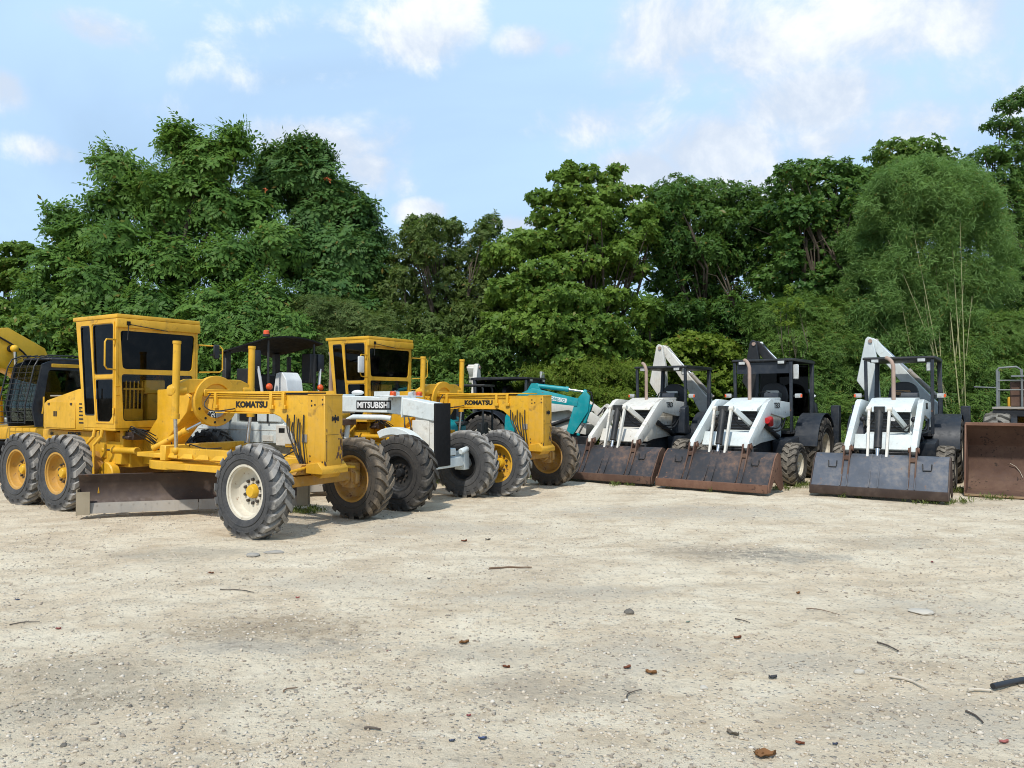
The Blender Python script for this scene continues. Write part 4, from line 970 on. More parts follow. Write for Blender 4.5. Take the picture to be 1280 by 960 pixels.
    for k in range(4): MB().bx(-3.98 + k * .07, -3.95 + k * .07, -.55, -.53, 1.38, 1.46).build('fitting', YEL2, root)
    MB().bx(-4.9, -3.86, -.80, .80, 1.40, 1.448).build('cab_floor', m, root, .01)
    MB().bx(-4.65, -4.45, -.62, -.4, .9, 1.4).bx(-4.05, -3.95, -.6, -.4, 1.05, 1.4).build('cab_support', m, root, .01)
    for x in (-4.42, -4.18):
        MB().tube([(x, -.84, 1.42), (x, -.86, 1.30), (x - .16, -.9, 1.15), (x - .16, -.9, .95)], .028, 8).tube([(x - .16, -.9, 1.0), (x - .12, -.92, .55)], .018, 8).build('step_rail', m, root)
    MB().bx(-4.5, -4.2, -.97, -.80, .52, .56).build('step', m, root, .008)
    cylinder(root, (-3.55, -.58, 1.06), (-4.25, -.58, 1.05), (-4.55, -.58, 1.04), .055, m, 'articulation_cylinder')
    MB().lathe([(.001, -.08), (.22, -.08), (.22, .08), (.001, .08)], 20, 'y', (-4.32, -.62, .62)).build('round_tank', m, root, .02)
    # engine house
    h = MB().prism([(-6.72, 1.37), (-5.02, 1.37), (-5.02, 2.16), (-5.5, 2.14), (-6.6, 1.93), (-6.72, 1.86)], 'y', -.56, .56)
    ho = h.build('engine_hood', m, root, .02, seg=2)
    MB().bx(-6.62, -5.56, -.572, -.56, 1.40, 1.90).build('side_panel', m, ho, .006)
    lettering('KOMATSU', BLKP, root, (-5.78, -.464, 1.30), (math.pi / 2, 0, 0), .46, .055, bold=.05)
    for k in range(2): MB().bx(-6.33 + k * .07, -6.28 + k * .07, -.576, -.571, 1.62, 1.72).build('decal', BLKP, ho)
    e = MB().bx(-.008, .008, -.001, .001, -.05, .05).bx(-.045, .045, -.001, .001, -.014, .014).bx(-.05, -.025, -.001, .001, -.03, .03).bx(.025, .05, -.001, .001, -.03, .03)
    e.build('emblem', BLKP, root, loc=(-6.6, -.464, 1.28))
    for k in range(6): MB().bx(-5.44, -5.10, -.566, -.559, 1.50 + k * .07, 1.525 + k * .07).build('louvre', BLKP, ho)
    for x in (-6.5, -5.7): MB().bx(x - .03, x + .03, -.585, -.571, 1.84, 1.88).build('latch', STEEL_D, ho)
    MB().bx(-6.62, -5.5, -.5, .5, 2.0, 2.03).build('hood_lid', STEEL_L, ho, .01)
    MB().tube([(-5.42, -.42, 2.0), (-5.42, -.42, 3.02), (-5.46, -.42, 3.12)], .05, 12).cyl((-5.42, -.42, 2.0), (-5.42, -.42, 2.4), .06, n=12).build('exhaust_stack', RUST_PINK, root)
    MB().cyl((-5.22, -.5, 1.45), (-5.22, -.5, 2.0), .075, n=14).cyl((-5.22, -.5, 2.0), (-5.22, -.5, 2.06), .06, n=14).build('air_cleaner', WHITE_O, root, .008)
    grader_running_gear(root, m, [(TY_G, near_rim, near_hub, 0), (TY_M, DIRTY_YEL, DIRTY_YEL, 0)], RIM_Y, YELB, DIRTY_YEL)
    return root
k1 = komatsu_grader('yellow motor grader nearest the camera with a cream front wheel and a long brown blade', (-3.16, 11.76), -32.1, CREAM, YELB)
blade(k1, (-3.80, -1.42, .08), 49, 3.66)
k2 = komatsu_grader('yellow motor grader with a yellow-rimmed front wheel parked behind the white grader', (.28, 16.49), -32.25, YEL2, YELB, 'white')
blade(k2, (-3.80, -1.30, .10), 49, 3.66)

def mitsubishi_grader(loc, ang):
    root = tag(empty('motor_grader', (loc[0], loc[1], 0), R_(ang)), 'white motor grader with a flat black nose plate and a black sheet canopy', 'grader', 'motor graders parked in a row')
    m = WHITE_B
    f = MB()
    f.prism([(-2.95, 2.04), (-.62, 1.98), (.15, 1.86), (.15, 1.53), (-.42, 1.62), (-.95, 1.68), (-2.7, 1.70), (-3.3, 1.15), (-3.5, .8), (-4.6, .75), (-4.6, 1.1), (-3.9, 1.2), (-3.5, 1.7)], 'y', -.20, .20)
    fo = f.build('front_frame', m, root, .014)
    MB().bx(-.64, -.60, -.215, .215, 1.60, 1.995).build('flange', m, fo, .006); MB().bx(-2.2, -2.14, -.215, .215, 1.66, 2.05).build('flange', m, fo, .006)
    MB().bx(-.34, .148, -.16, .16, .80, 1.60).bx(-.40, .0, -.18, -.161, 1.0, 1.55).build('nose_box', WHITE_O, fo, .012)
    MB().bx(.152, .20, -.25, .25, .68, 1.875).build('nose_plate', MATT, fo, .014, seg=2)
    MB().bx(-1.75, -.89, -.206, -.2005, 1.745, 1.925).build('name_plate', BLKP, fo, 0, 0)
    lettering('MITSUBISHI', WHTP, fo, (-1.32, -.2095, 1.835), (math.pi / 2, 0, 0), .80, .125, bold=.025)
    for s in (-1, 1):
        MB().cyl((-.82, s * .30, 2.04), (-.70, s * .30, 2.05), .055, .065, 14).build('headlamp', LAMPG, root)
        MB().bx(-.72, -.62, s * .42 - .05, s * .42 + .05, 2.0, 2.1).build('signal_lamp', ORANGE, root, .02)
    MB().bx(-.95, -.62, -.48, .48, 1.985, 2.02).bx(-1.35, -.95, -.16, .16, 2.0, 2.10).build('lamp_bar', m, root, .01)
    MB().ball((-1.85, -.05, 2.08), .09, (1.6, 1, .6)).build('cable_cover', WHITE, root)
    # pipe and fender parts above the near wheel
    MB().tube([(-1.85, -.38, 1.18), (-1.8, -.38, 1.56), (-1.7, -.36, 1.60), (-1.0, -.32, 1.60), (-.85, -.25, 1.58)], .05, 12).build('lift_arm', m, root)
    fe = MB(); pts = arc(-.62, .62, .80, 118, 28, 10); pin = arc(-.62, .62, .66, 28, 118, 10)
    fe.prism(pts + pin, 'y', -.50, -.28).build('arched_link', m, root, .01)
    MB().bx(-.05, .17, -.9, .92, .63, .82).bx(-.2, .16, -.5, .5, .86, 1.0).build('front_axle', m, root, .015)
    for s in (-1, 1):
        MB().bx(-.06, .18, s * .86 - .09, s * .86 + .09, .55, .92).cyl((.05, s * .75, .70), (.05, s * 1.08, .70), .13, .09, 14).cyl((.18, s * .62, .92), (.18, s * .86, .96), .06, n=10).build('steering_knuckle', m, root, .012)
        wheel(root, .05, s * 1.05, .675, .37, .315, 19, 'chevron', TY_B if s < 0 else TY_G, BLACK, BLACK if s < 0 else m, .04, inner=.10)
        MB().prism(rounded([(-6.75, .72), (-6.6, .45), (-4.65, .45), (-4.5, .72), (-4.65, 1.0), (-6.6, 1.0)], .06), 'y', s * .60, s * .80).build('tandem_case', m, root, .012)
        for x in (-4.97, -6.36): wheel(root, x, s * 1.05, .675, .37, .315, 19, 'chevron', TY_B, m, m, .05, inner=.15)
    hoses(root, [[(-.45, -.22, 1.6), (-.35, -.26, 1.4), (-.4, -.22, 1.15), (-.2, -.2, .95)], [(-.55, -.22, 1.62), (-.48, -.3, 1.45), (-.5, -.24, 1.2), (-.3, -.2, .95)]], .014)
    # drawbar, circle and blade under the beam
    MB().lathe([(.80, .80), (.80, .94), (.62, .94), (.62, .80)], 40, 'z', (-2.62, 0, 0), closed=True).build('circle_ring', YEL2, root, .01)
    db = MB()
    for s in (-1, 1): db.bar((-2.75, s * .62, 1.03), (-.25, s * .06, .90), .09, .15)
    db.bx(-3.2, -2.45, -.70, .70, .97, 1.06).build('drawbar', YEL2, root, .012)
    MB().bx(-2.45, -1.75, -.62, -.2, 1.44, 1.56).bx(-2.2, -2.1, -.6, -.5, 1.1, 1.44).build('lift_bracket', RUST_D, root, .01)
    bl = blade(root, (-3.5, -1.28, .10), 45, 3.5, RUST)
    # rear body
    body = MB().bx(-6.9, -3.3, -.62, .62, 1.04, 1.47).prism([(-6.9, 1.47), (-4.7, 1.47), (-4.7, 1.72), (-5.1, 1.98), (-6.8, 1.9)], 'y', -.60, .60).build('body', m, root, .02, seg=2)
    MB().bx(-4.05, -3.32, -.66, -.30, 1.47, 1.75).build('battery_box', m, body, .02)
    MB().bx(-4.6, -4.1, -.625, -.60, 1.49, 1.68).build('intake_opening', BLKP, body)
    MB().bx(-5.9, -3.3, -.628, -.62, 1.30, 1.315).bx(-3.9, -3.6, -.64, -.62, 1.08, 1.2).build('seam', WHITE_O, body)
    lettering('MG330', BLKP, body, (-5.42, -.612, 1.60), (math.pi / 2, 0, 0), .48, .15, bold=.01)
    MB().bx(-5.75, -5.1, -.606, -.60, 1.495, 1.51).build('stripe', BLKP, body)
    MB().bx(-3.45, -3.0, -.70, -.60, 1.0, 1.42).build('side_panel', WHITE_O, body, .01)
    MB().bx(-3.36, -3.2, -.708, -.70, 1.27, 1.36).build('decal', BLKP, body)
    MB().cyl((-5.0, -.72, 1.30), (-5.0, -.72, 2.05), .13, n=20).build('air_cleaner', WHITE, root, .02)
    pg = MB().cyl((-5.0, -.72, 1.02), (-5.0, -.72, 1.30), .125, n=20)
    for k in range(5): pg.lathe([(.126, -.008), (.134, 0), (.126, .008)], 20, 'z', (-5.0, -.72, 1.05 + k * .05))
    pg.build('perforated_guard', STEEL_L, root)
    # crumpled tarpaulin thrown over the frame
    nx, ny = 15, 13; v = []; fcs = []
    for i in range(nx):
        for j in range(ny):
            s, t = i / (nx - 1), j / (ny - 1)
            v.append((-3.2 + 1.1 * s, -.64 + .3 * t + .05 * math.sin(9 * s + 3 * t), 1.5 - .55 * abs(t - .55) * (1.4 if t < .55 else .5) - .25 * s + .05 * math.sin(13 * s + 5 * t) * math.cos(7 * t + s)))
    for i in range(nx - 1):
        for j in range(ny - 1): fcs.append((i * ny + j, i * ny + j + 1, (i + 1) * ny + j + 1, (i + 1) * ny + j))
    MB().add(v, fcs).build('tarpaulin', TARP, root, 0, 60)
    # operator's place: canopy, posts, seat, lamps
    nx, ny = 9, 7; v = []; fcs = []
    for sgn in (0, .03):
        for i in range(nx):
            for j in range(ny):
                s, t = i / (nx - 1), j / (ny - 1) * 2 - 1
                v.append((-5.25 + 1.6 * s, t * .86, 3.06 + .23 * s - .10 * t * t - .06 * (1 - s) * (1 if t < 0 else .3) - sgn))
    o = nx * ny
    for i in range(nx - 1):
        for j in range(ny - 1):
            a = i * ny + j
            fcs += [(a, a + 1, a + ny + 1, a + ny), (o + a + ny, o + a + ny + 1, o + a + 1, o + a)]
    rim_ = [i * ny for i in range(nx)] + [(nx - 1) * ny + j for j in range(1, ny)] + [i * ny + ny - 1 for i in range(nx - 2, -1, -1)] + [j for j in range(ny - 2, 0, -1)]
    fcs += [(rim_[k], rim_[(k + 1) % len(rim_)], rim_[(k + 1) % len(rim_)] + o, rim_[k] + o) for k in range(len(rim_))]
    can = MB().add(v, fcs).build('canopy', MATT, root, 0, 40)
    for x, y in ((-3.72, -.66), (-3.72, .66)): MB().cyl((x, y, 1.47), (x, y, 3.16), .025, n=8).build('post', BLACK, can)
    for y in (-.70, .70): MB().bx(-4.98, -4.86, y - .07, y + .07, 1.47, 2.98).build('post', BLACK, can, .01)
    MB().cyl((-3.82, -.62, 3.25), (-3.82, -.62, 3.29), .075, n=14).build('beacon_base', BLACK, can)
    MB().cyl((-3.82, -.62, 3.29), (-3.82, -.62, 3.38), .065, .058, 14).build('beacon', ORANGE, can, .01)
    MB().bx(-4.72, -4.30, -.62, -.30, 1.9, 2.6).build('side_cabinet', BLACK, root, .02)
    MB().prism(rounded([(-3.98, 2.05), (-3.55, 2.05), (-3.60, 2.36), (-3.72, 2.52), (-3.9, 2.5)], .04), 'y', -.28, .18).build('instrument_housing', WHITE, root, .02)
    MB().bx(-4.7, -4.2, .0, .46, 1.75, 1.9).prism([(-4.72, 1.9), (-4.58, 1.9), (-4.66, 2.5), (-4.78, 2.5)], 'y', .0, .44).build('seat', SEAT, root, .03)
    MB().bx(-3.62, -3.54, -.86, .86, 2.04, 2.11).bx(-4.9, -3.6, -.6, .6, 1.74, 1.79).bx(-3.66, -3.58, -.6, .6, 1.47, 2.05).build('cross_bar', BLACK, root, .008)
    for s in (-1, 1):
        MB().ball((-3.6, s * .74, 2.2), .075, (.8, 1, 1)).build('signal_lamp', ORANGE, root)
        MB().tube([(-3.72, s * .78, 1.9), (-3.74, s * .86, 2.4), (-3.76, s * .90, 2.62)], .03, 8).build('mirror_post', WHITE, root)
        MB().bx(-3.82, -3.74, s * .92 - .10, s * .92 + .10, 2.56, 2.95).build('mirror', NAVY, root, .03, seg=2)
    MB().bx(-4.5, -4.42, .6, .68, 1.47, 2.9).bx(-3.98, -3.72, .55, .75, 2.3, 2.95).build('side_guard', BLACK, root, .01)
    return root
mi = mitsubishi_grader((-1.47, 14.46), -29.2)
# ------------------------------------------------------------------ backhoe loaders
def backhoe(label, loc, ang, white=WHITE_B, bucket=DARK_ST, lip=RUST, boom_m=None, canopy_z=2.93, screen=False, red=False, boom_dy=0.0, letter_right=False, muffler=False, pad=TANV, boom_dz=0.0, exhaust=True):
    root = tag(empty('backhoe_loader', (loc[0], loc[1], 0), R_(ang)), label, 'backhoe', 'white backhoe loaders lined up under the trees')
    boom_m = boom_m or white
    MB().bx(-2.7, .70, -.34, .34, .50, .98).bx(-2.75, -2.45, -.75, .75, .45, 1.15).build('chassis', NAVY, root, .015)
    MB().bx(.60, .92, -.42, .42, .52, .86).build('front_weight', BLACK, root, .03)
    # bonnet: nose panel, grille recess, sloping lid
    h = MB().prism([(.86, .90), (.90, 1.20), (.62, 1.24), (.60, 1.66), (.76, 1.68), (.70, 1.74), (-.10, 1.97), (-.95, 1.98), (-.95, 1.0), (.5, .95)], 'y', -.44, .44)
    hood = h.build('bonnet', white, root, .02, seg=2)
    MB().bx(.60, .635, -.40, .40, 1.245, 1.655).build('grille', BLKP, hood)
    for k in range(5): MB().bx(.635, .648, -.38, .38, 1.28 + k * .075, 1.30 + k * .075).build('grille_bar', NAVY, hood)
    MB().bx(.65, .662, -.02, .13, 1.48, 1.56).build('badge', WHTP, hood)
    MB().bx(-.93, .35, .4405, .448, 1.05, 1.50).bx(-.93, .35, -.448, -.4405, 1.05, 1.50).build('side_panel', white, hood, .004)
    MB().bx(.70, .91, -.30, .30, .70, .90).build('tow_box', BLACK, root, .01)
    # loader arms
    arm = [(-1.05, 1.55), (-1.02, 1.86), (.42, 1.945), (.60, 1.90), (1.86, 1.06), (1.90, .92), (1.80, .84), (1.62, .92), (.42, 1.62), (-.5, 1.50)]
    for s in (-1, 1):
        a = MB().prism(arm, 'y', s * .55, s * .66).build('loader_arm', white, root, .014, seg=2)
        MB().cyl((1.80, s * .50, .94), (1.80, s * .70, .94), .055, n=12).cyl((-.98, s * .5, 1.68), (-.98, s * .69, 1.68), .06, n=12).build('pin', RUST, a)
        if s > 0 or letter_right:
            lettering('TEREX', BLKP, a, (.02 if s > 0 else -.40, s * .6625, 1.80), (math.pi / 2, 0, math.pi if s > 0 else 0), .42, .13, bold=.02)
        cylinder(root, (-.55, s * .49, 1.05), (.35, s * .49, 1.35), (.75, s * .49, 1.52), .055, BLACK, 'lift_cylinder')
        br = MB()
        for q in (-.055, .055): br.prism([(1.70, 1.02), (1.90, 1.0), (2.02, .72), (2.34, .22), (2.22, .18), (1.84, .66)], 'y', s * .60 + q - .014, s * .60 + q + .014)
        br.bx(1.86, 2.0, s * .6 - .05, s * .6 + .05, .72, .80).build('bucket_hinge', RUST_D, root, .006)
    if red: MB().tube([(.30, .60, 1.38), (.62, .70, 1.50), (.85, .70, 1.47)], .065, 12).build('red_sleeve', RED, root)
    MB().prism([(1.26, 1.22), (1.31, 1.22), (1.50, .93), (1.45, .90)], 'y', -.548, .548).build('cross_panel', white, root, .01)
    # bucket linkage in the middle
    y0 = -.06
    MB().cyl((1.44, y0, 1.74), (1.72, y0, .96), .075, n=14).bx(1.36, 1.52, y0 - .10, y0 + .10, 1.68, 1.80).build('tilt_cylinder', BLACK, root, .008)
    MB().cyl((1.72, y0, .96), (1.88, y0, .56), .04, n=10).build('tilt_rod', CHROME, root)
    for s in (-1, 1):
        MB().bar((1.46, y0 + s * .19, 1.74), (1.90, y0 + s * .17, .54), .05, .085).cyl((1.46, y0 + s * .14, 1.74), (1.46, y0 + s * .24, 1.74), .06, n=12).cyl((1.90, y0 + s * .11, .54), (1.90, y0 + s * .23, .54), .06, n=12).build('link_bar', WHITE_O, root, .006)
    MB().bar((1.30, y0 + .20, 1.72), (.75, y0 + .42, 1.32), .06, .12).build('bell_crank', white, root, .01)
    MB().prism([(1.84, .72), (1.98, .62), (2.28, .22), (2.14, .20), (1.8, .46)], 'y', y0 - .05, y0 + .05).build('bucket_hinge', RUST_D, root, .006)
    hoses(root, [[(1.30, y0 + .1, 1.68), (1.18, y0 + .2, 1.40), (.98, y0 + .35, 1.28), (.85, y0 + .48, 1.42)], [(1.34, y0 - .08, 1.7), (1.2, y0 - .15, 1.5), (1.1, y0 - .3, 1.35)], [(.2, .48, 1.3), (-.2, .62, 1.25), (-.6, .6, 1.45)], [(.1, .5, 1.2), (-.3, .66, 1.2), (-.7, .62, 1.5)]], .018)
    # bucket tipped on its lip: back plate towards the front
    bp = [(1.62, .80), (1.78, .84), (1.95, .74), (2.34, .22), (2.40, .20)]
    inner = [(2.37, .17), (2.31, .19), (1.92, .70), (1.77, .80), (1.63, .765)]
    W = 1.21
    bk = MB().prism(bp + inner, 'y', -W, W).build('bucket', bucket, root, .008)
    MB().prism([(2.37, .225), (2.425, .225), (2.435, .06), (2.405, .05)], 'y', -W - .015, W + .015).build('cutting_edge', lip, bk, .006)
    MB().bx(1.60, 1.70, -W, W, .70, .78).build('back_rail', lip, bk, .01)
    for s in (-1, 1):
        MB().prism([(1.62, .80), (1.78, .84), (1.95, .74), (2.34, .22), (2.40, .06), (2.26, .06), (2.02, .30), (1.62, .04), (1.42, .06)], 'y', s * W, s * (W + .025)).build('bucket_side', lip, bk, .004)
    for y in (-.85, .85):
        MB().tube([(2.03, y - .08, .70), (2.05, y - .075, .62), (2.09, y - .07, .58), (2.09, y + .07, .58), (2.05, y + .075, .62), (2.03, y + .08, .70)], .012, 6).build('hook', BLKP, bk)
    for y in (-.66, -.54, .54, .66, -.14, .02):
        MB().bar((1.82, y, .835), (2.36, y, .22), .016, .05).build('rib', bucket, bk)
    # axles and wheels
    MB().bx(-.12, .12, -.80, .80, .40, .58).bx(-2.25, -1.95, -.7, .7, .55, .95).build('axle', BLACK, root, .02)
    for s in (-1, 1):
        MB().bx(-.1, .1, s * .74 - .07, s * .74 + .07, .34, .72).build('steering_knuckle', BLACK, root, .02)
        wheel(root, 0, s * 1.02, .49, .33, .245, 16, 'straight', TY_F, CREAM, CREAM, .03, nuts=8, inner=.08)
        wheel(root, -2.1, s * .98, .76, .44, .36, 18, 'chevron', TY_R, CREAM, CREAM, .02, nuts=8, inner=.14)
        # mudguard over the rear wheel
        oa = arc(-2.1, .75, .85, 4, 168, 16); ia = arc(-2.1, .75, .825, 168, 4, 16)
        MB().prism(oa + ia, 'y', s * .66, s * 1.20).prism(arc(-2.1, .75, .85, 4, 168, 16) + [(-2.6, .9), (-1.6, .85)], 'y', s * .64, s * .665).build('mudguard', NAVY, root, .006)
        MB().prism([(-1.25, .62), (-.45, .62), (-.40, .98), (-1.25, 1.05)], 'y', s * .40, s * .78).build('tank', NAVY, root, .03, seg=2)
        MB().bx(-.95, -.6, s * .78, s * .95, .55, .58).build('step', BLACK, root, .006)
    # operator's floor, dash, seat
    MB().bx(-2.6, -.95, -.66, .66, 1.10, 1.18).build('platform', BLACK, root, .01)
    MB().bx(-1.05, -.86, -.44, .44, 1.18, 1.98).build('dash', BLACK, root, .03)
    MB().prism(rounded([(-.86, 1.98), (-.90, 2.10), (-1.15, 2.10), (-1.2, 1.98)], .03), 'y', .05, .40).build('console', NAVY, root, .02)
    MB().prism(rounded([(-.15, 2.04), (-.17, 2.16), (.17, 2.16), (.15, 2.04)], .05), 'x', -1.72, -1.62).build('seat_pad', pad, root, .02, seg=2)
    st = MB().bx(-1.85, -1.35, -.26, .26, 1.55, 1.7).prism(rounded([(-.30, 1.68), (-.34, 2.02), (-.28, 2.26), (-.12, 2.36), (.12, 2.36), (.28, 2.26), (.34, 2.02), (.30, 1.68)], .08), 'x', -1.92, -1.78)
    st.build('seat', SEAT, root, .03, seg=2)
    w_ = MB().lathe([(.19, -.013), (.203, 0), (.19, .013), (.177, 0)], 24, 'z', closed=True).cyl((0, 0, 0), (0, 0, -.5), .025, n=8)
    w_.xf(Matrix.Translation((-1.22, 0, 2.02)) @ Matrix.Rotation(-.6, 4, 'Y')).build('steering_wheel', HOSE, root)
    if muffler: MB().prism(rounded([(-.95, 1.05), (-.58, 1.05), (-.62, 1.72), (-.90, 1.78)], .05), 'y', .46, .80).build('side_tower', NAVY, root, .03, seg=2)
    # canopy
    cz = canopy_z
    c = MB().prism(rounded([(-2.78, cz - .09), (-2.78, cz - .02), (-2.6, cz), (-1.0, cz), (-.86, cz - .02), (-.86, cz - .07)], .02), 'y', -.75, .75).build('canopy', BLACK, root, .012)
    for s in (-1, 1):
        MB().bar((-.98, s * .68, 1.15), (-.92, s * .69, cz - .08), .07, .07).build('post', NAVY, c, .01)
        MB().bar((-2.55, s * .72, 1.15), (-2.66, s * .69, cz - .08), .10, .10).build('post', NAVY, c, .015)
        MB().bx(-.93, -.84, s * .48 - .10, s * .48 + .10, cz - .14, cz - .05).build('roof_lamp', BLACK, c, .012)
        MB().bx(-.842, -.836, s * .48 - .075, s * .48 + .075, cz - .13, cz - .065).build('lamp_lens', LAMPG, c)
        wl_ = MB().bx(-1.0, -.92, s * .86 - .09, s * .86 + .08, 1.97, 2.08).build('work_lamp', LAMPG, root, .03, seg=2)
        MB().bar((-.98, s * .69, 2.02), (-.97, s * .80, 2.02), .03, .03).build('lamp_bracket', BLACK, wl_)
        MB().bx(-.925, -.917, s * .93 - .02, s * .93 + .02, 1.99, 2.06).build('signal_lens', ORANGE, wl_)
    MB().bx(-1.02, -.95, .56, .70, 2.58, 2.80).build('mirror', LAMPG, root, .02)
    if screen:
        MB().bx(-.96, -.93, -.64, .64, cz - .36, cz - .09).build('sun_visor', NAVY, c)
        MB().bx(-2.64, -2.61, -.62, .62, 1.5, cz - .1).build('rear_screen', glass('dark_rear_screen', (.05, .055, .06)), c)
        MB().bx(-1.0, -.96, .72, .86, 2.42, 2.78).build('mirror', LAMPG, root, .02)
    # upright exhaust with a bent tip
    if exhaust: MB().tube([(.02, .02, 1.9), (.02, .02, 2.68), (0, -.02, 2.78), (-.06, -.08, 2.84), (-.10, -.14, 2.87)], .042, 12).build('exhaust_pipe', RUST_PINK, root)
    # rear digger: frame, stabilisers, folded boom
    MB().bx(-2.98, -2.78, -1.05, 1.05, .55, 1.05).build('rear_frame', NAVY, root, .02)
    for s in (-1, 1):
        MB().bx(-2.99, -2.77, s * 1.22 - .10, s * 1.22 + .10, .40, 1.78).build('stabiliser', NAVY, root, .015)
        MB().bx(-2.95, -2.81, s * 1.22 - .07, s * 1.22 + .07, .12, .42).bx(-3.05, -2.71, s * 1.22 - .17, s * 1.22 + .17, .06, .12).build('stabiliser_foot', RUST_D, root, .01)
    dy = boom_dy; dz = boom_dz; x0, x1 = -3.28, -3.02
    MB().bx(-3.30, -2.98, .30 + dy * .0, .80, .55, 1.25).build('swing_post', NAVY, root, .02)
    boom = MB()
    pts = [(-.96 + dy, 3.42 + dz), (-.86 + dy, 3.54 + dz), (-.74 + dy, 3.46 + dz), (.10, 2.44), (.66, 1.80), (.74, 1.1), (.48, 1.0), (.30, 1.52), (-.10 + dy * .5, 2.22), (-.46 + dy, 2.74 + dz), (-.74 + dy, 3.10 + dz)]
    boom.prism(pts, 'x', x0, x1).build('boom', boom_m, root, .012)
    MB().prism([(-1.00 + dy, 3.50 + dz), (-.94 + dy, 3.56 + dz), (-.84 + dy, 3.52 + dz), (-.72 + dy, 2.90 + dz), (-.62 + dy, 1.2), (-.86 + dy, 1.1), (-.95 + dy, 2.02), (-1.22 + dy, 2.42 + dz)], 'x', x1 + .012, x1 + .16).build('dipper', boom_m, root, .012)
    MB().cyl((x0 - .02, -.88 + dy, 3.44 + dz), (x1 + .2, -.88 + dy, 3.44 + dz), .05, n=12).build('boom_pin', RUST_PINK, root)
    cylinder(root, (x1 - .13, .62, 1.98), (x1 - .13, -.02 + dy * .4, 2.66 + dz), (x1 - .13, -.78 + dy, 3.46 + dz), .055, STEEL_L if boom_m is not BLACK else white, 'boom_cylinder')
    MB().prism([(-.98 + dy, 1.15), (-.55 + dy, 1.15), (-.45 + dy, .75), (-.62 + dy, .42), (-.95 + dy, .40), (-1.05 + dy, .7)], 'x', x0 - .1, x1 + .25).build('digger_bucket', RUST_D, root, .02)
    return root
b3 = backhoe('white backhoe loader with a scraped blue-grey bucket, beside the open rusty loader bucket', (8.39, 16.75), -124, WHITE_B, BLUE_ST, STEEL_D)
b2 = backhoe('white backhoe loader with a red sleeve on its arm and a black boom', (5.58, 17.89), -127, WHITE_B, DARK_ST, RUST, BLACK, screen=True, red=True, pad=WHITE_O)
b1 = backhoe('dirty cream-white backhoe loader with a dark bucket, beside the wheel of the rear yellow grader', (3.45, 19.57), -125, WHITE_O, DARK_ST, RUST_D, canopy_z=2.83, muffler=True, pad=WHITE_O)
b0 = backhoe('white backhoe loader half hidden behind the turquoise excavator arm', (1.55, 22.9), -25, WHITE_O, RUST_D, RUST_D, canopy_z=2.60, boom_dy=.9, letter_right=True, boom_dz=-.5, exhaust=False, screen=True)

# ------------------------------------------------------------------ tracked excavators
def track(root, x0, x1, y, w, h, shoes=30):
    r = h / 2; path = []
    per = 2 * (x1 - x0 - h) + math.pi * h
    core = MB().prism([(x, z) for x, z in arc(x1 - r, r, r - .05, -90, 90, 8)] + [(x, z) for x, z in arc(x0 + r, r, r - .05, 90, 270, 8)], 'y', y - w * .36, y + w * .36).build('track_frame', BLACK, root, .01)
    sh = MB().bx(-per / shoes * .46, per / shoes * .46, -w / 2, w / 2, -.012, .012).bx(-per / shoes * .3, -per / shoes * .2, -w / 2, w / 2, .012, .035).mesh('track_shoe')
    for k in range(shoes):
        s = per * k / shoes; L = x1 - x0 - h
        if s < L: p = (x0 + r + s, h - .012, 0)
        elif s < L + math.pi * r: a = (s - L) / r; p = (x1 - r + (r - .012) * math.sin(a), r + (r - .012) * math.cos(a), a)
        elif s < 2 * L + math.pi * r: p = (x1 - r - (s - L - math.pi * r), .012, math.pi)
        else: a = (s - 2 * L - math.pi * r) / r; p = (x0 + r - (r - .012) * math.sin(a), r - (r - .012) * math.cos(a), math.pi + a)
        link('track_shoe', sh, STEEL_D, root, (p[0], y, p[1]), (0, p[2], 0))
    return core
def boom_pts(cl, widths):
    up, lo = [], []
    for i, (p, w) in enumerate(zip(cl, widths)):
        a = Vector(cl[max(i - 1, 0)]); b = Vector(cl[min(i + 1, len(cl) - 1)]); d = (b - a).normalized(); n = Vector((-d.y, d.x)) * w / 2
        up.append((p[0] + n.x, p[1] + n.y)); lo.append((p[0] - n.x, p[1] - n.y))
    return up + lo[::-1]
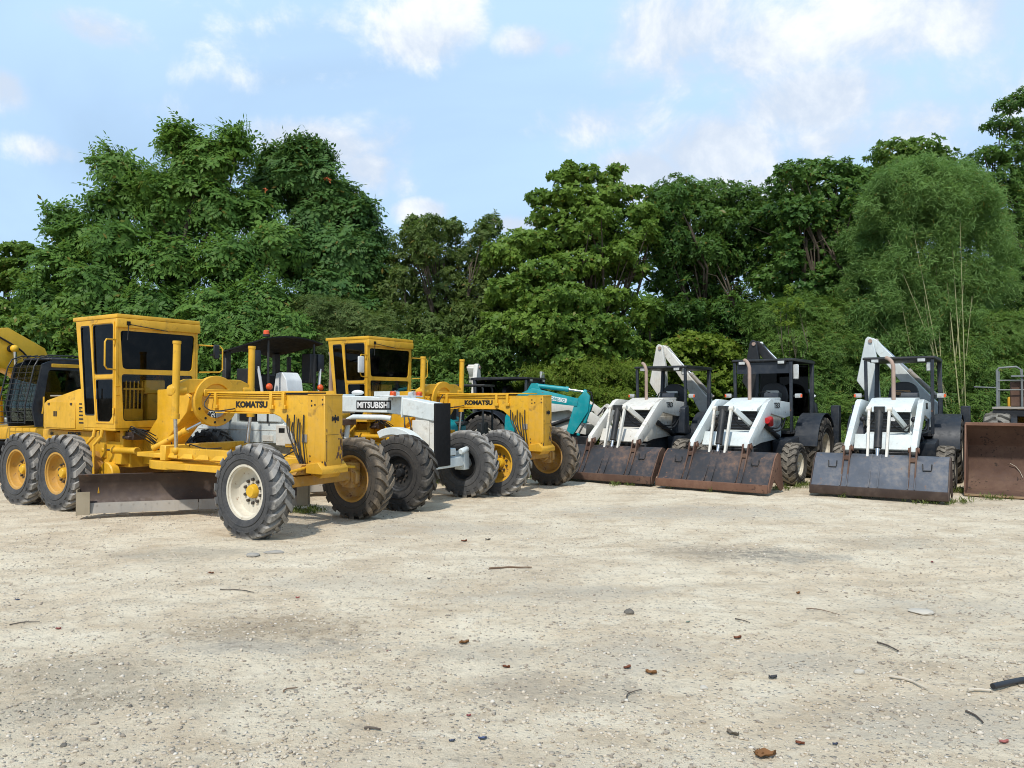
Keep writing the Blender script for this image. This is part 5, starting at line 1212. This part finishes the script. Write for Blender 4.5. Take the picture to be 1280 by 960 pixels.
def yellow_excavator(loc, ang):
    root = tag(empty('excavator', (loc[0], loc[1], 0), R_(ang)), 'yellow tracked excavator with a barred cab guard at the left edge of the yard', 'excavator')
    for s in (-1, 1): track(root, -1.9, 1.9, s * 1.1, .55, .85, 34)
    MB().bx(-.9, .9, -.9, .9, .35, .95).build('undercarriage', BLACK, root, .03)
    MB().bx(-2.1, 1.45, -1.3, 1.32, 1.02, 1.30).build('deck', YEL, root, .04, seg=2)
    MB().bx(-2.5, -1.0, -1.3, 1.3, 1.30, 2.05).build('engine_house', YEL, root, .05, seg=2)
    MB().prism([(-2.95, 1.05), (-2.1, 1.05), (-2.1, 1.9), (-2.8, 1.95)], 'y', -1.3, 1.3).build('counterweight', YEL, root, .06, seg=2)
    MB().bx(-.95, .0, .45, 1.28, 1.30, 1.62).build('side_box', YEL, root, .03)
    # cab on the machine's left
    side = [(1.48, 1.32), (1.56, 1.75), (1.34, 2.74), (1.1, 2.84), (-.12, 2.84), (-.12, 1.32)]
    win = rounded([(1.30, 1.85), (1.18, 2.62), (.02, 2.62), (.02, 1.85)], .08)
    frs = MB()
    for y in (.40, 1.28): frs.plate(side, [win], 'y', y, y + .04)
    frs.bx(-.12, -.08, .44, 1.28, 1.32, 2.8)
    cab = frs.build('cab', NAVY, root, 0, 30)
    MB().bx(-.16, 1.14, .38, 1.34, 2.84, 2.90).build('roof', NAVY, cab, .02)
    MB().bx(-.14, 1.12, 1.325, 1.345, 2.68, 2.76).build('upper_trim', YEL, cab, .006); MB().bx(-.14, 1.3, 1.325, 1.345, 1.32, 1.62).build('lower_trim', YEL, cab, .006)
    for y in (.42, 1.30): MB().prism(rounded([(1.31, 1.84), (1.19, 2.63), (.0, 2.63), (.0, 1.84)], .08), 'y', y - .004, y + .004).build('window', GLASS_M, cab)
    MB().prism([(1.46, 1.45), (1.475, 1.45), (1.53, 1.78), (1.33, 2.72), (1.31, 2.72), (1.51, 1.78)], 'y', .46, 1.26).build('windscreen', GLASS_M, cab)
    MB().bx(.2, .6, .62, 1.1, 1.6, 1.8).bx(.12, .26, .62, 1.1, 1.8, 2.4).build('seat', SEAT, cab, .03)
    # barred guard in front of the windscreen and over the roof edge
    def gp(z): return 1.62 + (.10 if z < 1.8 else .10 - (z - 1.8) * .235)
    for k in range(11):
        z = 1.42 + k * .125
        MB().cyl((gp(z), .42, z), (gp(z), 1.30, z), .008, n=6).build('guard_bar', BLACK, cab)
    for y in (.42, .62, .85, 1.08, 1.30):
        MB().tube([(gp(1.4), y, 1.4), (gp(1.8), y, 1.8), (gp(2.68), y, 2.68), (gp(2.68) - .10, y, 2.86), (1.18, y, 2.95), (.2 if y in (.42, 1.30) else 1.1, y, 2.96)], .017 if y in (.42, 1.30) else .008, 8).build('guard_bar', BLACK, cab)
    MB().tube([(1.68, .38, 1.62), (1.86, .32, 1.6), (1.9, .30, 1.45), (1.86, .3, 1.30), (1.7, .36, 1.28)], .018, 8).build('step_rail', BLACK, cab)
    MB().bx(.55, 1.2, 1.34, 1.40, 1.32, 1.60).cyl((.85, 1.40, 1.45), (.85, 1.41, 1.45), .09, n=16).build('side_door', YEL, cab, .01)
    MB().cyl((.85, 1.405, 1.45), (.85, 1.416, 1.45), .065, n=16).build('porthole', BLKP, cab)
    MB().tube([(1.35, 1.36, 1.62), (1.35, 1.40, 1.8), (1.35, 1.4, 2.0)], .02, 8).build('handrail', YEL, cab)
    # boom, cylinders, stick
    cl = [(-.05, 1.5), (.15, 2.2), (.55, 2.85), (1.2, 3.15), (2.4, 3.05), (4.9, 2.75)]
    bo = MB().prism(boom_pts(cl, [.5, .75, .95, .98, .85, .4]), 'y', -.52, -.10).build('boom', YELB, root, .02, seg=2)
    MB().cyl((1.1, -.58, 3.14), (1.1, -.04, 3.14), .085, n=14).build('boom_pin', BLACK, bo)
    for y in (-.66, .04): cylinder(root, (.95, y, 1.35), (1.02, y, 2.2), (1.1, y, 3.14), .085, YELB, 'boom_cylinder')
    cylinder(root, (2.3, -.31, 3.68), (3.8, -.31, 3.62), (4.6, -.31, 3.5), .08, YELB, 'arm_cylinder')
    MB().prism(boom_pts([(4.6, 3.5), (4.9, 2.75), (4.6, 1.6), (4.3, .6)], [.3, .5, .4, .25]), 'y', -.48, -.14).build('stick', YELB, root, .02)
    MB().prism([(4.4, .75), (4.1, .65), (3.7, .45), (3.55, .12), (3.9, .05), (4.35, .15), (4.6, .5)], 'y', -.85, .25).build('digging_bucket', RUST_D, root, .02)
    hoses(root, [[(.2, -.08, 1.9), (.45, -.05, 2.6), (.8, -.05, 3.1), (1.4, -.06, 3.4)]], .022)
    return root
ex = yellow_excavator((-11.4, 19.0), -112)

def mini_excavator(loc, ang):
    root = tag(empty('mini_excavator', (loc[0], loc[1], 0), R_(ang)), 'turquoise mini excavator with a folded arm behind the rear yellow grader', 'excavator')
    for s in (-1, 1): track(root, -1.0, 1.0, s * .62, .32, .52, 26)
    MB().bx(-.5, .5, -.5, .5, .22, .58).build('undercarriage', BLACK, root, .02)
    MB().prism(rounded([(-1.05, -.55), (-.8, -.78), (.8, -.78), (.95, -.5), (.95, .5), (.8, .78), (-.8, .78), (-1.05, .55)], .1), 'z', .60, .82).build('deck', TEAL, root, .03)
    MB().prism(rounded([(-1.1, .82), (-.35, .82), (-.35, 1.25), (-.6, 1.45), (-1.1, 1.4)], .06), 'y', -.74, .74).build('engine_cover', TEAL, root, .03, seg=2)
    c = MB().bx(-.75, .55, -.45, .6, 2.28, 2.34).build('canopy', BLACK, root, .04, seg=2)
    for x, y in ((-.68, -.40), (-.68, .54), (.48, -.40), (.48, .54)): MB().tube([(x, y, .82), (x, y, 2.2), (x * .93, y * .95, 2.3)], .03, 8).build('post', BLACK, c)
    MB().bx(-.55, -.15, -.1, .35, 1.2, 1.32).bx(-.62, -.5, -.1, .35, 1.32, 1.85).build('seat', SEAT, root, .03)
    MB().bx(.25, .4, -.2, .4, .82, 1.3).build('lever_console', BLACK, root, .02)
    MB().bx(.92, 1.18, -.2, .16, .55, .95).build('swing_bracket', TEAL, root, .03)
    MB().bx(1.25, 1.33, -.8, .8, .06, .40).bar((.4, -.5, .4), (1.27, -.5, .3), .1, .1).bar((.4, .5, .4), (1.27, .5, .3), .1, .1).build('dozer_blade', TEAL, root, .01)
    cl = [(1.10, .85), (1.18, 1.40), (1.42, 1.88), (1.80, 2.06), (2.25, 1.98), (3.0, 1.85)]
    bo = MB().prism(boom_pts(cl, [.22, .34, .40, .36, .30, .20]), 'y', -.12, .08).build('boom', TEAL, root, .015, seg=2)
    MB().prism([(1.62, 2.16), (1.74, 2.36), (1.90, 2.36), (2.0, 2.18)], 'y', -.10, .06).build('cylinder_lug', TEAL, bo, .01)
    MB().bx(2.18, 2.72, -.126, -.121, -.055, .055).xf(Matrix.Translation((2.44, 0, 1.94)) @ Matrix.Rotation(R_(9.5), 4, 'Y') @ Matrix.Translation((-2.45, 0, 0))).build('name_plate', WHTP, bo, 0, 0)
    lettering('KOBELCO', TEAL, bo, (2.44, -.1285, 1.94), (math.pi / 2, R_(9.5), 0), .46, .075, bold=.02)
    cylinder(root, (1.86, -.02, 2.30), (2.71, -.02, 2.20), (3.18, -.02, 2.13), .062, TEAL, 'arm_cylinder')
    cylinder(root, (1.3, -.02, .72), (1.42, -.02, 1.2), (1.56, -.02, 1.70), .055, TEAL, 'boom_cylinder')
    MB().prism([(3.05, 2.02), (3.20, 2.16), (3.32, 2.02), (3.28, 1.62), (2.88, 1.0), (2.68, 1.05), (2.80, 1.45), (2.92, 1.86)], 'y', -.10, .06).build('arm', TEAL, root, .012)
    cylinder(root, (3.34, -.02, 1.80), (3.18, -.02, 1.34), (3.0, -.02, 1.0), .045, TEAL, 'bucket_cylinder')
    MB().tube([(3.16, .0, 2.2), (3.34, .0, 2.12), (3.40, 0, 1.85), (3.32, 0, 1.6)], .018, 7).build('hose', HOSE, root)
    MB().prism([(2.60, .95), (2.92, .92), (3.0, .62), (2.82, .32), (2.5, .22), (2.28, .42), (2.42, .62)], 'y', -.26, .22).build('digging_bucket', RUST_D, root, .02)
    return root
mx = mini_excavator((-1.15, 20.9), -14)

# ------------------------------------------------------------------ wheel loader at the right edge
def wheel_loader(loc, ang):
    root = tag(empty('wheel_loader', (loc[0], loc[1], 0), R_(ang)), 'wheel loader with a large open rusty brown bucket at the right edge', 'loader')
    W = 1.36
    outer = [(2.16, .03), (1.45, .04), (1.22, .22), (1.12, .55), (1.20, 1.0), (1.55, 1.36), (1.66, 1.44)]
    inn = [(1.68, 1.41), (1.58, 1.33), (1.24, .98), (1.16, .56), (1.25, .25), (1.47, .08), (2.16, .05)]
    bk = MB().prism(outer + inn, 'y', -W, W).build('bucket', RUST_D, root, .004)
    for s in (-1, 1): MB().prism([(2.17, .02), (1.45, .03), (1.2, .22), (1.10, .55), (1.18, 1.0), (1.55, 1.38), (1.66, 1.46), (1.74, 1.42), (2.06, .36), (2.24, .04)], 'y', s * W, s * (W + .03)).build('bucket_side', RUST, bk, .005)
    MB().bx(2.0, 2.28, -W - .02, W + .02, .012, .05).build('cutting_edge', paint('tan_worn_steel', (.30, .20, .11), .6, .4, .06, metal=.2), bk, .008)
    MB().bx(1.60, 1.72, -W - .02, W + .02, 1.40, 1.47).build('spill_guard', RUST, bk, .01)
    sc = MB().tube([(1.215, -.62, .62), (1.20, -.52, .56), (1.205, -.45, .46), (1.24, -.40, .34)], .008, 5).build('scratch', paint('bare_scratch', (.42, .36, .28), .5), bk)
    for s in (-1, 1):
        MB().prism([(-.9, 1.5), (-.8, 1.75), (.4, 1.55), (1.08, .80), (1.06, .45), (.9, .5), (.25, 1.2)], 'y', s * .55 - .06, s * .55 + .06).build('lift_arm', BLACK, root, .015)
        wheel(root, 0, s * .86, .83, .50, .40, 18, 'straight', TY_L, YEL2, YEL2, .04, nuts=10, inner=.16)
        wheel(root, -2.8, s * .86, .83, .50, .40, 18, 'straight', TY_L, YEL2, YEL2, .04, nuts=10, inner=.16)
    MB().bx(-.5, .5, -.4, .4, .5, 1.3).bx(-3.6, -.7, -.5, .5, .6, 1.3).bx(-.15, .15, -.75, .75, .7, .95).bx(-2.95, -2.65, -.75, .75, .7, .95).build('chassis', BLACK, root, .02)
    MB().bx(-1.6, .05, -.96, .96, 1.72, 1.77).build('deck', STEEL_L, root, .01)
    MB().bx(-1.6, .04, -.95, .95, 1.56, 1.698).build('deck_skirt', BLACK, root, .01)
    MB().bx(-3.6, -1.65, -.7, .7, 1.3, 2.0).build('engine_house', YEL2, root, .05, seg=2)
    RAIL = paint('grey_rail_paint', (.16, .18, .18), .5, .3, .02)
    for (x, y) in ((0, -.86), (0, -.40), (0, .1), (0, .6), (-.75, -.86), (-1.5, -.86)): MB().cyl((x, y, 1.78), (x, y, 2.60), .022, n=8).build('rail_post', RAIL, root)
    for z in (2.15, 2.36): MB().cyl((0, -.86, z), (0, .86, z), .014, n=8).cyl((0, -.86, z), (-1.5, -.86, z), .014, n=8).build('rail', RAIL, root)
    MB().tube([(0, -.86, 2.58), (0, -.82, 2.64), (0, -.5, 2.66), (0, -.42, 2.6), (0, -.40, 2.4)], .02, 8).tube([(0, -.30, 2.0), (0, -.28, 2.72), (0, -.2, 2.8), (0, .5, 2.8), (0, .58, 2.7)], .024, 8).build('hand_rail', RAIL, root)
    MB().bx(-.35, -.1, -.62, -.30, 1.78, 2.34).build('control_box', RUST_D, root, .02)
    MB().bx(-.05, .06, -.60, .70, 2.43, 2.47).build('lamp_bar', RAIL, root, .006)
    for y in (-.18, .45): MB().bx(-.02, .09, y - .16, y + .16, 2.22, 2.42).build('headlamp', LAMPG, root, .05, seg=2)
    MB().bx(-.05, .03, -.28, .3, 1.785, 1.85).build('orange_block', paint('orange_block_paint', (.62, .25, .03), .6), root, .01)
    MB().tube([(0, -.86, 2.2), (.02, -1.3, 2.22)], .015, 6).build('marker_rod', RAIL, root)
    MB().bx(-1.3, -.9, -.25, .25, 1.78, 2.25).bx(-1.42, -1.3, -.25, .25, 2.0, 2.7).build('seat', SEAT, root, .03)
    return root
wl_r = wheel_loader((11.50, 16.42), -124)

# ------------------------------------------------------------------ pale machine at the left edge
root = tag(empty('crawler_machine', (-15.2, 20.9, 0), R_(-20)), 'pale grey crawler machine body at the far left edge behind the excavator', 'machine')
for s in (-1, 1): track(root, -1.6, 1.6, s * .75, .4, .7, 28)
MB().bx(-1.5, 1.7, -.9, .9, .75, 1.42).build('body', paint('pale_grey_paint', (.55, .57, .54), .5, .3, .02), root, .08, seg=2)
MB().ball((1.0, -.3, 1.50), .34, (1.7, 1.2, .5)).build('tank', WHITE, root)
MB().bx(-1.55, 1.75, -.93, .93, .70, .78).build('skirt', BLACK, root, .02)
# ------------------------------------------------------------------ grass, gravel, litter
def grass_patches():
    P = []
    spots = [(645, 590, 60, 6, 420), (690, 598, 40, 3, 160), (585, 603, 40, 5, 200), (735, 596, 30, 3, 60), (470, 600, 80, 8, 120), (380, 640, 26, 3, 46), (365, 628, 14, 3, 24), (955, 612, 70, 3, 60), (1010, 606, 30, 4, 50), (1080, 622, 40, 2, 24), (1170, 628, 50, 3, 46), (1200, 615, 20, 3, 30), (800, 606, 60, 2, 26), (500, 628, 16, 2, 18), (1240, 624, 30, 2, 16), (840, 600, 20, 3, 24)]
    for (px, py, rx, ry, n) in spots:
        for _ in range(n):
            a = (px + random.gauss(0, .5) * rx, py + random.gauss(0, .5) * ry); d = cam_dir(*a)
            if d.z > -.02: continue
            t = CAM_H / -d.z; P.append((d.x * t, d.y * t))
    # thin weeds below the machines and at the foot of the shrubs
    for _ in range(1500): P.append((random.uniform(-14, 15), random.uniform(19.5, 24.5)))
    P = np.array(P); z = gz(P[:, 0], P[:, 1]); P = np.column_stack([P, z])
    v, q = tufts('grass', P, np.tile([0, 0, 1.0], (len(P), 1)) + rng.normal(size=(len(P), 3)) * .12, .7 + .9 * rng.random(len(P)))
    tag(link('grass', fast_mesh('grass', v, q, False), leafmat('weed_leaf', (.09, .13, .03), (.20, .22, .07), .3)), 'thin weeds and grass tufts around tyres and buckets', 'grass', kind='stuff')
grass_patches()
def stones(n, y0, y1, s0, s1, name, label, mat, power=1.6, cluster=None):
    ico = np.array([(0, 0, 1), (.89, 0, .45), (.28, .85, .45), (-.72, .53, .45), (-.72, -.53, .45), (.28, -.85, .45), (.72, .53, -.45), (-.28, .85, -.45), (-.89, 0, -.45), (-.28, -.85, -.45), (.72, -.53, -.45), (0, 0, -1)])
    tri = np.array([(0, 1, 2), (0, 2, 3), (0, 3, 4), (0, 4, 5), (0, 5, 1), (1, 6, 2), (2, 7, 3), (3, 8, 4), (4, 9, 5), (5, 10, 1), (6, 7, 2), (7, 8, 3), (8, 9, 4), (9, 10, 5), (10, 6, 1), (11, 7, 6), (11, 8, 7), (11, 9, 8), (11, 10, 9), (11, 6, 10)])
    u = rng.random(n * 3) ** power; y = y0 + (y1 - y0) * u; x = (rng.random(n * 3) - .5) * 2 * (y * .72 + .4)
    w = vnoise(x * .5 + 5, y * .5 + 60) + .6 * vnoise(x * 1.7, y * 1.7 + 30) + .5      # stones gather in streaks
    keep = rng.random(n * 3) < np.clip(w * 1.1 - .12, .06, 1); x, y = x[keep][:n], y[keep][:n]; n = len(x)
    s = s0 + (s1 - s0) * rng.random(n) ** 5.5
    sc = s[:, None] * np.column_stack([rng.uniform(.7, 1.3, n), rng.uniform(.6, 1.1, n), rng.uniform(.35, .7, n)])
    a = rng.random(n) * 6.28; c_, s_ = np.cos(a), np.sin(a)
    v = ico[None] * (1 + .25 * rng.normal(size=(n, 12, 1))) * sc[:, None, :]
    v = np.stack([v[..., 0] * c_[:, None] - v[..., 1] * s_[:, None], v[..., 0] * s_[:, None] + v[..., 1] * c_[:, None], v[..., 2]], -1)
    v += np.column_stack([x, y, gz(x, y) + sc[:, 2] * .25])[:, None, :]
    q = tri[None] + (np.arange(n) * 12)[:, None, None]
    return tag(link(name, fast_mesh(name, v.reshape(-1, 3), q.reshape(-1, 3), False), mat), label, 'gravel', kind='stuff')
def stone_mat():
    m, nt = nmat('loose_stone'); N = NT(nt); g = N.n('ShaderNodeNewGeometry').outputs['Random Per Island']
    c = N.mix(N.ramp(g, .0, .55), (.24, .20, .155), (.54, .465, .36)); c = N.mix(N.ramp(g, .90, .99), c, (.62, .57, .49))
    c = N.mix(N.ramp(N.noise(N.coord(), 60, 4, .6), .4, .7, 0, .4), c, (.30, .26, .21))
    b = N.n('ShaderNodeBsdfPrincipled'); N.l(c, b.inputs['Base Color']); b.inputs['Roughness'].default_value = .9; N.out(b.outputs[0])
    return m
STONE = stone_mat()
stones(60000, 3.6, 14.0, .0025, .019, 'gravel', 'loose pale and grey gravel scattered over the yard', STONE, 1.7)
def gpt(px, py):
    d = cam_dir(px, py); t = CAM_H / -d.z; x, y = d.x * t, d.y * t
    return Vector((x, y, float(gz(x, y))))
def rock(px, py, r, label, sc=(1, .8, .5), mat=STONE, seed=1, rz=0):
    rr = random.Random(seed); bm = bmesh.new(); bmesh.ops.create_icosphere(bm, subdivisions=2, radius=r)
    for v in bm.verts:
        k = 1 + .18 * math.sin(v.co.x / r * 3 + seed) * math.cos(v.co.y / r * 2.3 + seed * 2) + rr.uniform(-.06, .06)
        v.co = Vector((v.co.x * sc[0] * k, v.co.y * sc[1] * k, v.co.z * sc[2] * k))
    me = bpy.data.meshes.new('rock'); bm.to_mesh(me); bm.free()
    p = gpt(px, py)
    return tag(link('rock', me, mat, None, (p.x, p.y, p.z + r * sc[2] * .45), (0, 0, rz)), label, 'rock', 'stones lying on the yard')
PALE_R = paint('pale_rock', (.46, .43, .37), .9, .3, 0, streak=0, spec=.1); DARK_R = paint('dark_rock', (.13, .12, .105), .9, .3, 0, streak=0, spec=.1); GREY_R = paint('grey_rock', (.30, .285, .255), .9, .3, 0, streak=0, spec=.1)
rock(829, 602, .20, 'pale oblong stone lying at the corner of the rusty-edged bucket', (1.0, .6, .38), PALE_R, 2)
rock(786, 770, .04, 'dark crumbly lump lying alone in the middle of the yard', (1.2, .9, .8), DARK_R, 4)
rock(316, 696, .09, 'flat grey slab of broken concrete in front of the nearest grader', (1.1, .7, .3), GREY_R, 5)
rock(342, 692, .10, 'long grey slab beside the flat slab before the nearest grader', (1.3, .5, .25), GREY_R, 6)
rock(1152, 765, .10, 'pale flat whitish stone on the right side of the yard', (1.1, .9, .25), PALE_R, 7)
rock(1074, 843, .035, 'small white pebble at the right below the twig', (1, .8, .7), PALE_R, 8)
rock(880, 860, .03, 'small white pebble near the dark rag', (1, .8, .6), PALE_R, 9)
rock(80, 933, .018, 'small black stone at the lower left', (1, .9, .8), DARK_R, 10)
rock(163, 884, .014, 'small black stone left of the bent twig', (1, .9, .8), DARK_R, 11)
rock(208, 884, .013, 'tiny black stone right of its twin in the left foreground', (1, .9, .8), DARK_R, 12)
def stick(px0, py0, px1, py1, r, label, mat, bend=.05, fork=False):
    r *= .75
    a, b = gpt(px0, py0), gpt(px1, py1); n = Vector((-(b - a).y, (b - a).x, 0)); L = (b - a).length; seed = random.Random(int(px0 + py0))
    path = [a.lerp(b, t) + n * bend * math.sin(math.pi * t * 1.3) + n * seed.uniform(-.015, .015) + Vector((0, 0, r * .8 + .008)) for t in [k / 7 for k in range(8)]]
    o = MB().tube(path, [r * (1 - .06 * k) * seed.uniform(.85, 1.15) for k in range(8)], 7)
    if fork: o.tube([path[3], path[3] + n * .22 + (b - a) * .12, path[3] + n * .4 + (b - a) * .14], [r * .7, r * .5, r * .3], 6)
    q = o.build('stick', mat, None); return tag(q, label, 'stick', 'twigs and sticks on the yard')
WOOD_D = paint('dark_twig', (.07, .055, .045), .85, .3, 0, streak=0); WOOD_P = paint('pale_root', (.50, .44, .35), .85, .3, 0, streak=0); WOOD_B = paint('brown_twig', (.16, .10, .06), .85, .3, 0, streak=0)
stick(1097, 803, 1124, 815, .011, 'short dark bent stick in the right middle of the yard', WOOD_D)
stick(1112, 850, 1162, 864, .014, 'pale crooked root near the black pipe', WOOD_P, .12, True)
stick(1210, 866, 1238, 866, .016, 'pale short root touching the black pipe', WOOD_P, .08)
stick(612, 711, 664, 707, .016, 'long brown stick lying across the middle of the yard', WOOD_B)
stick(355, 868, 369, 860, .009, 'small bent brown twig in the left foreground', WOOD_B, .2)
stick(783, 872, 799, 861, .007, 'small forked black twig in the foreground', WOOD_D, .1, True)
stick(919, 777, 938, 782, .008, 'short dark twig right of the centre', WOOD_D)
stick(455, 911, 476, 912, .012, 'dark curled piece of bark in the front middle', WOOD_D, .1)
stick(12, 780, 50, 776, .007, 'thin dark twig at the left edge', WOOD_D, .15)
stick(1207, 892, 1231, 904, .010, 'dark slightly bent stick at the lower right', WOOD_D, .1)
stick(275, 737, 320, 739, .007, 'thin dark twig before the nearest front wheel', WOOD_D, .1)
stick(690, 693, 724, 699, .007, 'thin pale straw in the upper middle of the yard', WOOD_P, .1)
stick(1008, 762, 1050, 768, .006, 'thin grey twig right of the centre of the yard', WOOD_B, .1)
a, b = gpt(1241, 864), gpt(1300, 852)
tag(MB().tube([a + Vector((0, 0, .03)), a.lerp(b, .5) + Vector((0, 0, .035)), b + Vector((0, 0, .03))], .020, 12).build('pipe', plain('black_pipe', (.02, .022, .026), .45)), 'black plastic pipe lying at the right edge of the yard', 'pipe')
def dry_leaf(px, py, s, label, mat, name='dead_leaf', cat='leaf', grp='dead leaves on the yard', rz=0.0):
    s *= .72 if name == 'dead_leaf' else .55
    p = gpt(px, py); rr = random.Random(int(px * 3 + py)); v = []; f = []; n, m_ = 7, 5
    for i in range(n):
        t = i / (n - 1); w = math.sin(math.pi * min(1, t * .96 + .02)) * .36 * rr.uniform(.75, 1.2)
        for j in range(m_):
            u = j / (m_ - 1) * 2 - 1
            v.append(((t - .5) * s + rr.uniform(-.04, .04) * s, u * w * s + rr.uniform(-.03, .03) * s, (.22 * u * u * rr.uniform(.5, 1.2) + .16 * (t - .5) ** 2 * 2 + .05 * math.sin(5 * t + 2 * u) + .05 * rr.random()) * s + .003))
    for i in range(n - 1):
        for j in range(m_ - 1): f.append((i * m_ + j, i * m_ + j + 1, (i + 1) * m_ + j + 1, (i + 1) * m_ + j))
    k = len(v); v += [(x, y, z + .0015) for x, y, z in v]; f += [tuple(reversed([q + k for q in g])) for g in f]
    o = MB().add(v, f).build(name, mat, None, 0, 60, (p.x, p.y, p.z), (0, 0, rz))
    return tag(o, label, cat, grp)
LB = leafmat('dry_brown_leaf', (.16, .075, .03), (.26, .13, .055), .1, .7); LR = leafmat('dry_red_leaf', (.15, .05, .03), (.20, .075, .04), .1, .7); LG = leafmat('dry_grey_leaf', (.13, .11, .09), (.2, .17, .13), .1, .7)
dry_leaf(957, 946, .17, 'large curled orange-brown dead leaf in the front right', LB, rz=.2)
dry_leaf(948, 943, .10, 'smaller brown dead leaf under the large curled one', LB, rz=1.2)
dry_leaf(922, 800, .10, 'reddish brown dead leaf right of the centre', LR, rz=.3)
dry_leaf(814, 841, .11, 'orange-brown dead leaf in the middle of a pair', LB, rz=-.3)
dry_leaf(784, 834, .09, 'dark brown dead leaf left of the orange-brown one', LR, rz=.5)
dry_leaf(998, 742, .09, 'small orange dead leaf beyond the reddish one', LB, rz=.9)
dry_leaf(916, 916, .10, 'grey curled dead leaf in the foreground', LG, rz=-.6)
dry_leaf(580, 804, .11, 'tan dead leaf left of the middle of the yard', LB, rz=.4)
dry_leaf(633, 831, .08, 'brown dead leaf near the middle', LR, rz=-.2)
dry_leaf(264, 718, .08, 'small reddish leaf before the nearest blade', LR, rz=.1)
dry_leaf(580, 676, .11, 'brown leaf at the back of the yard', LR, rz=.3)
dry_leaf(610, 674, .10, 'grey leaf beside the brown one at the back', LG, rz=.3)
dry_leaf(1000, 930, .07, 'small red-brown leaf in the right foreground', LR, rz=-.4)
def rag(px, py, s, label, col, rz=0.0):
    return dry_leaf(px, py, s, label, plain('scrap_%02d' % (int(px) % 97), tuple(.75 * q + .03 for q in col), .8), 'scrap', 'litter', 'scraps of litter on the yard', rz)
rag(966, 848, .13, 'black rag lying right of the centre', (.02, .022, .028), .3)
rag(1044, 930, .06, 'small dark blue scrap in the right foreground', (.02, .03, .08), .2)
rag(603, 925, .09, 'blue plastic scrap at the bottom of the picture', (.05, .09, .22), .1)
rag(565, 928, .07, 'dull blue scrap left of the brighter one', (.07, .09, .15), .5)
rag(372, 747, .07, 'small bright red scrap in the left middle', (.55, .02, .03), .4)
rag(486, 814, .06, 'small dark red scrap in front of the centre', (.28, .015, .03), .2)
rag(73, 784, .08, 'faded red scrap at the left', (.40, .06, .05), .3)
rag(22, 749, .07, 'blue scrap near the left edge', (.03, .08, .22), .2)
rag(1108, 623, .10, 'orange plastic cap in front of the blue-grey bucket', (.60, .08, .03), .2)
rag(586, 898, .05, 'small red scrap in the bottom middle', (.40, .05, .05), .2)
rag(1255, 929, .10, 'pinkish red strip at the lower right edge', (.45, .12, .10), .05)
rag(536, 722, .08, 'black scrap beyond the centre', (.02, .02, .02), .3)
rag(1165, 702, .08, 'small black scrap at the upper right of the yard', (.02, .02, .02), 1.1)
rag(860, 780, .07, 'faint green scrap in the middle', (.30, .40, .32), .3)
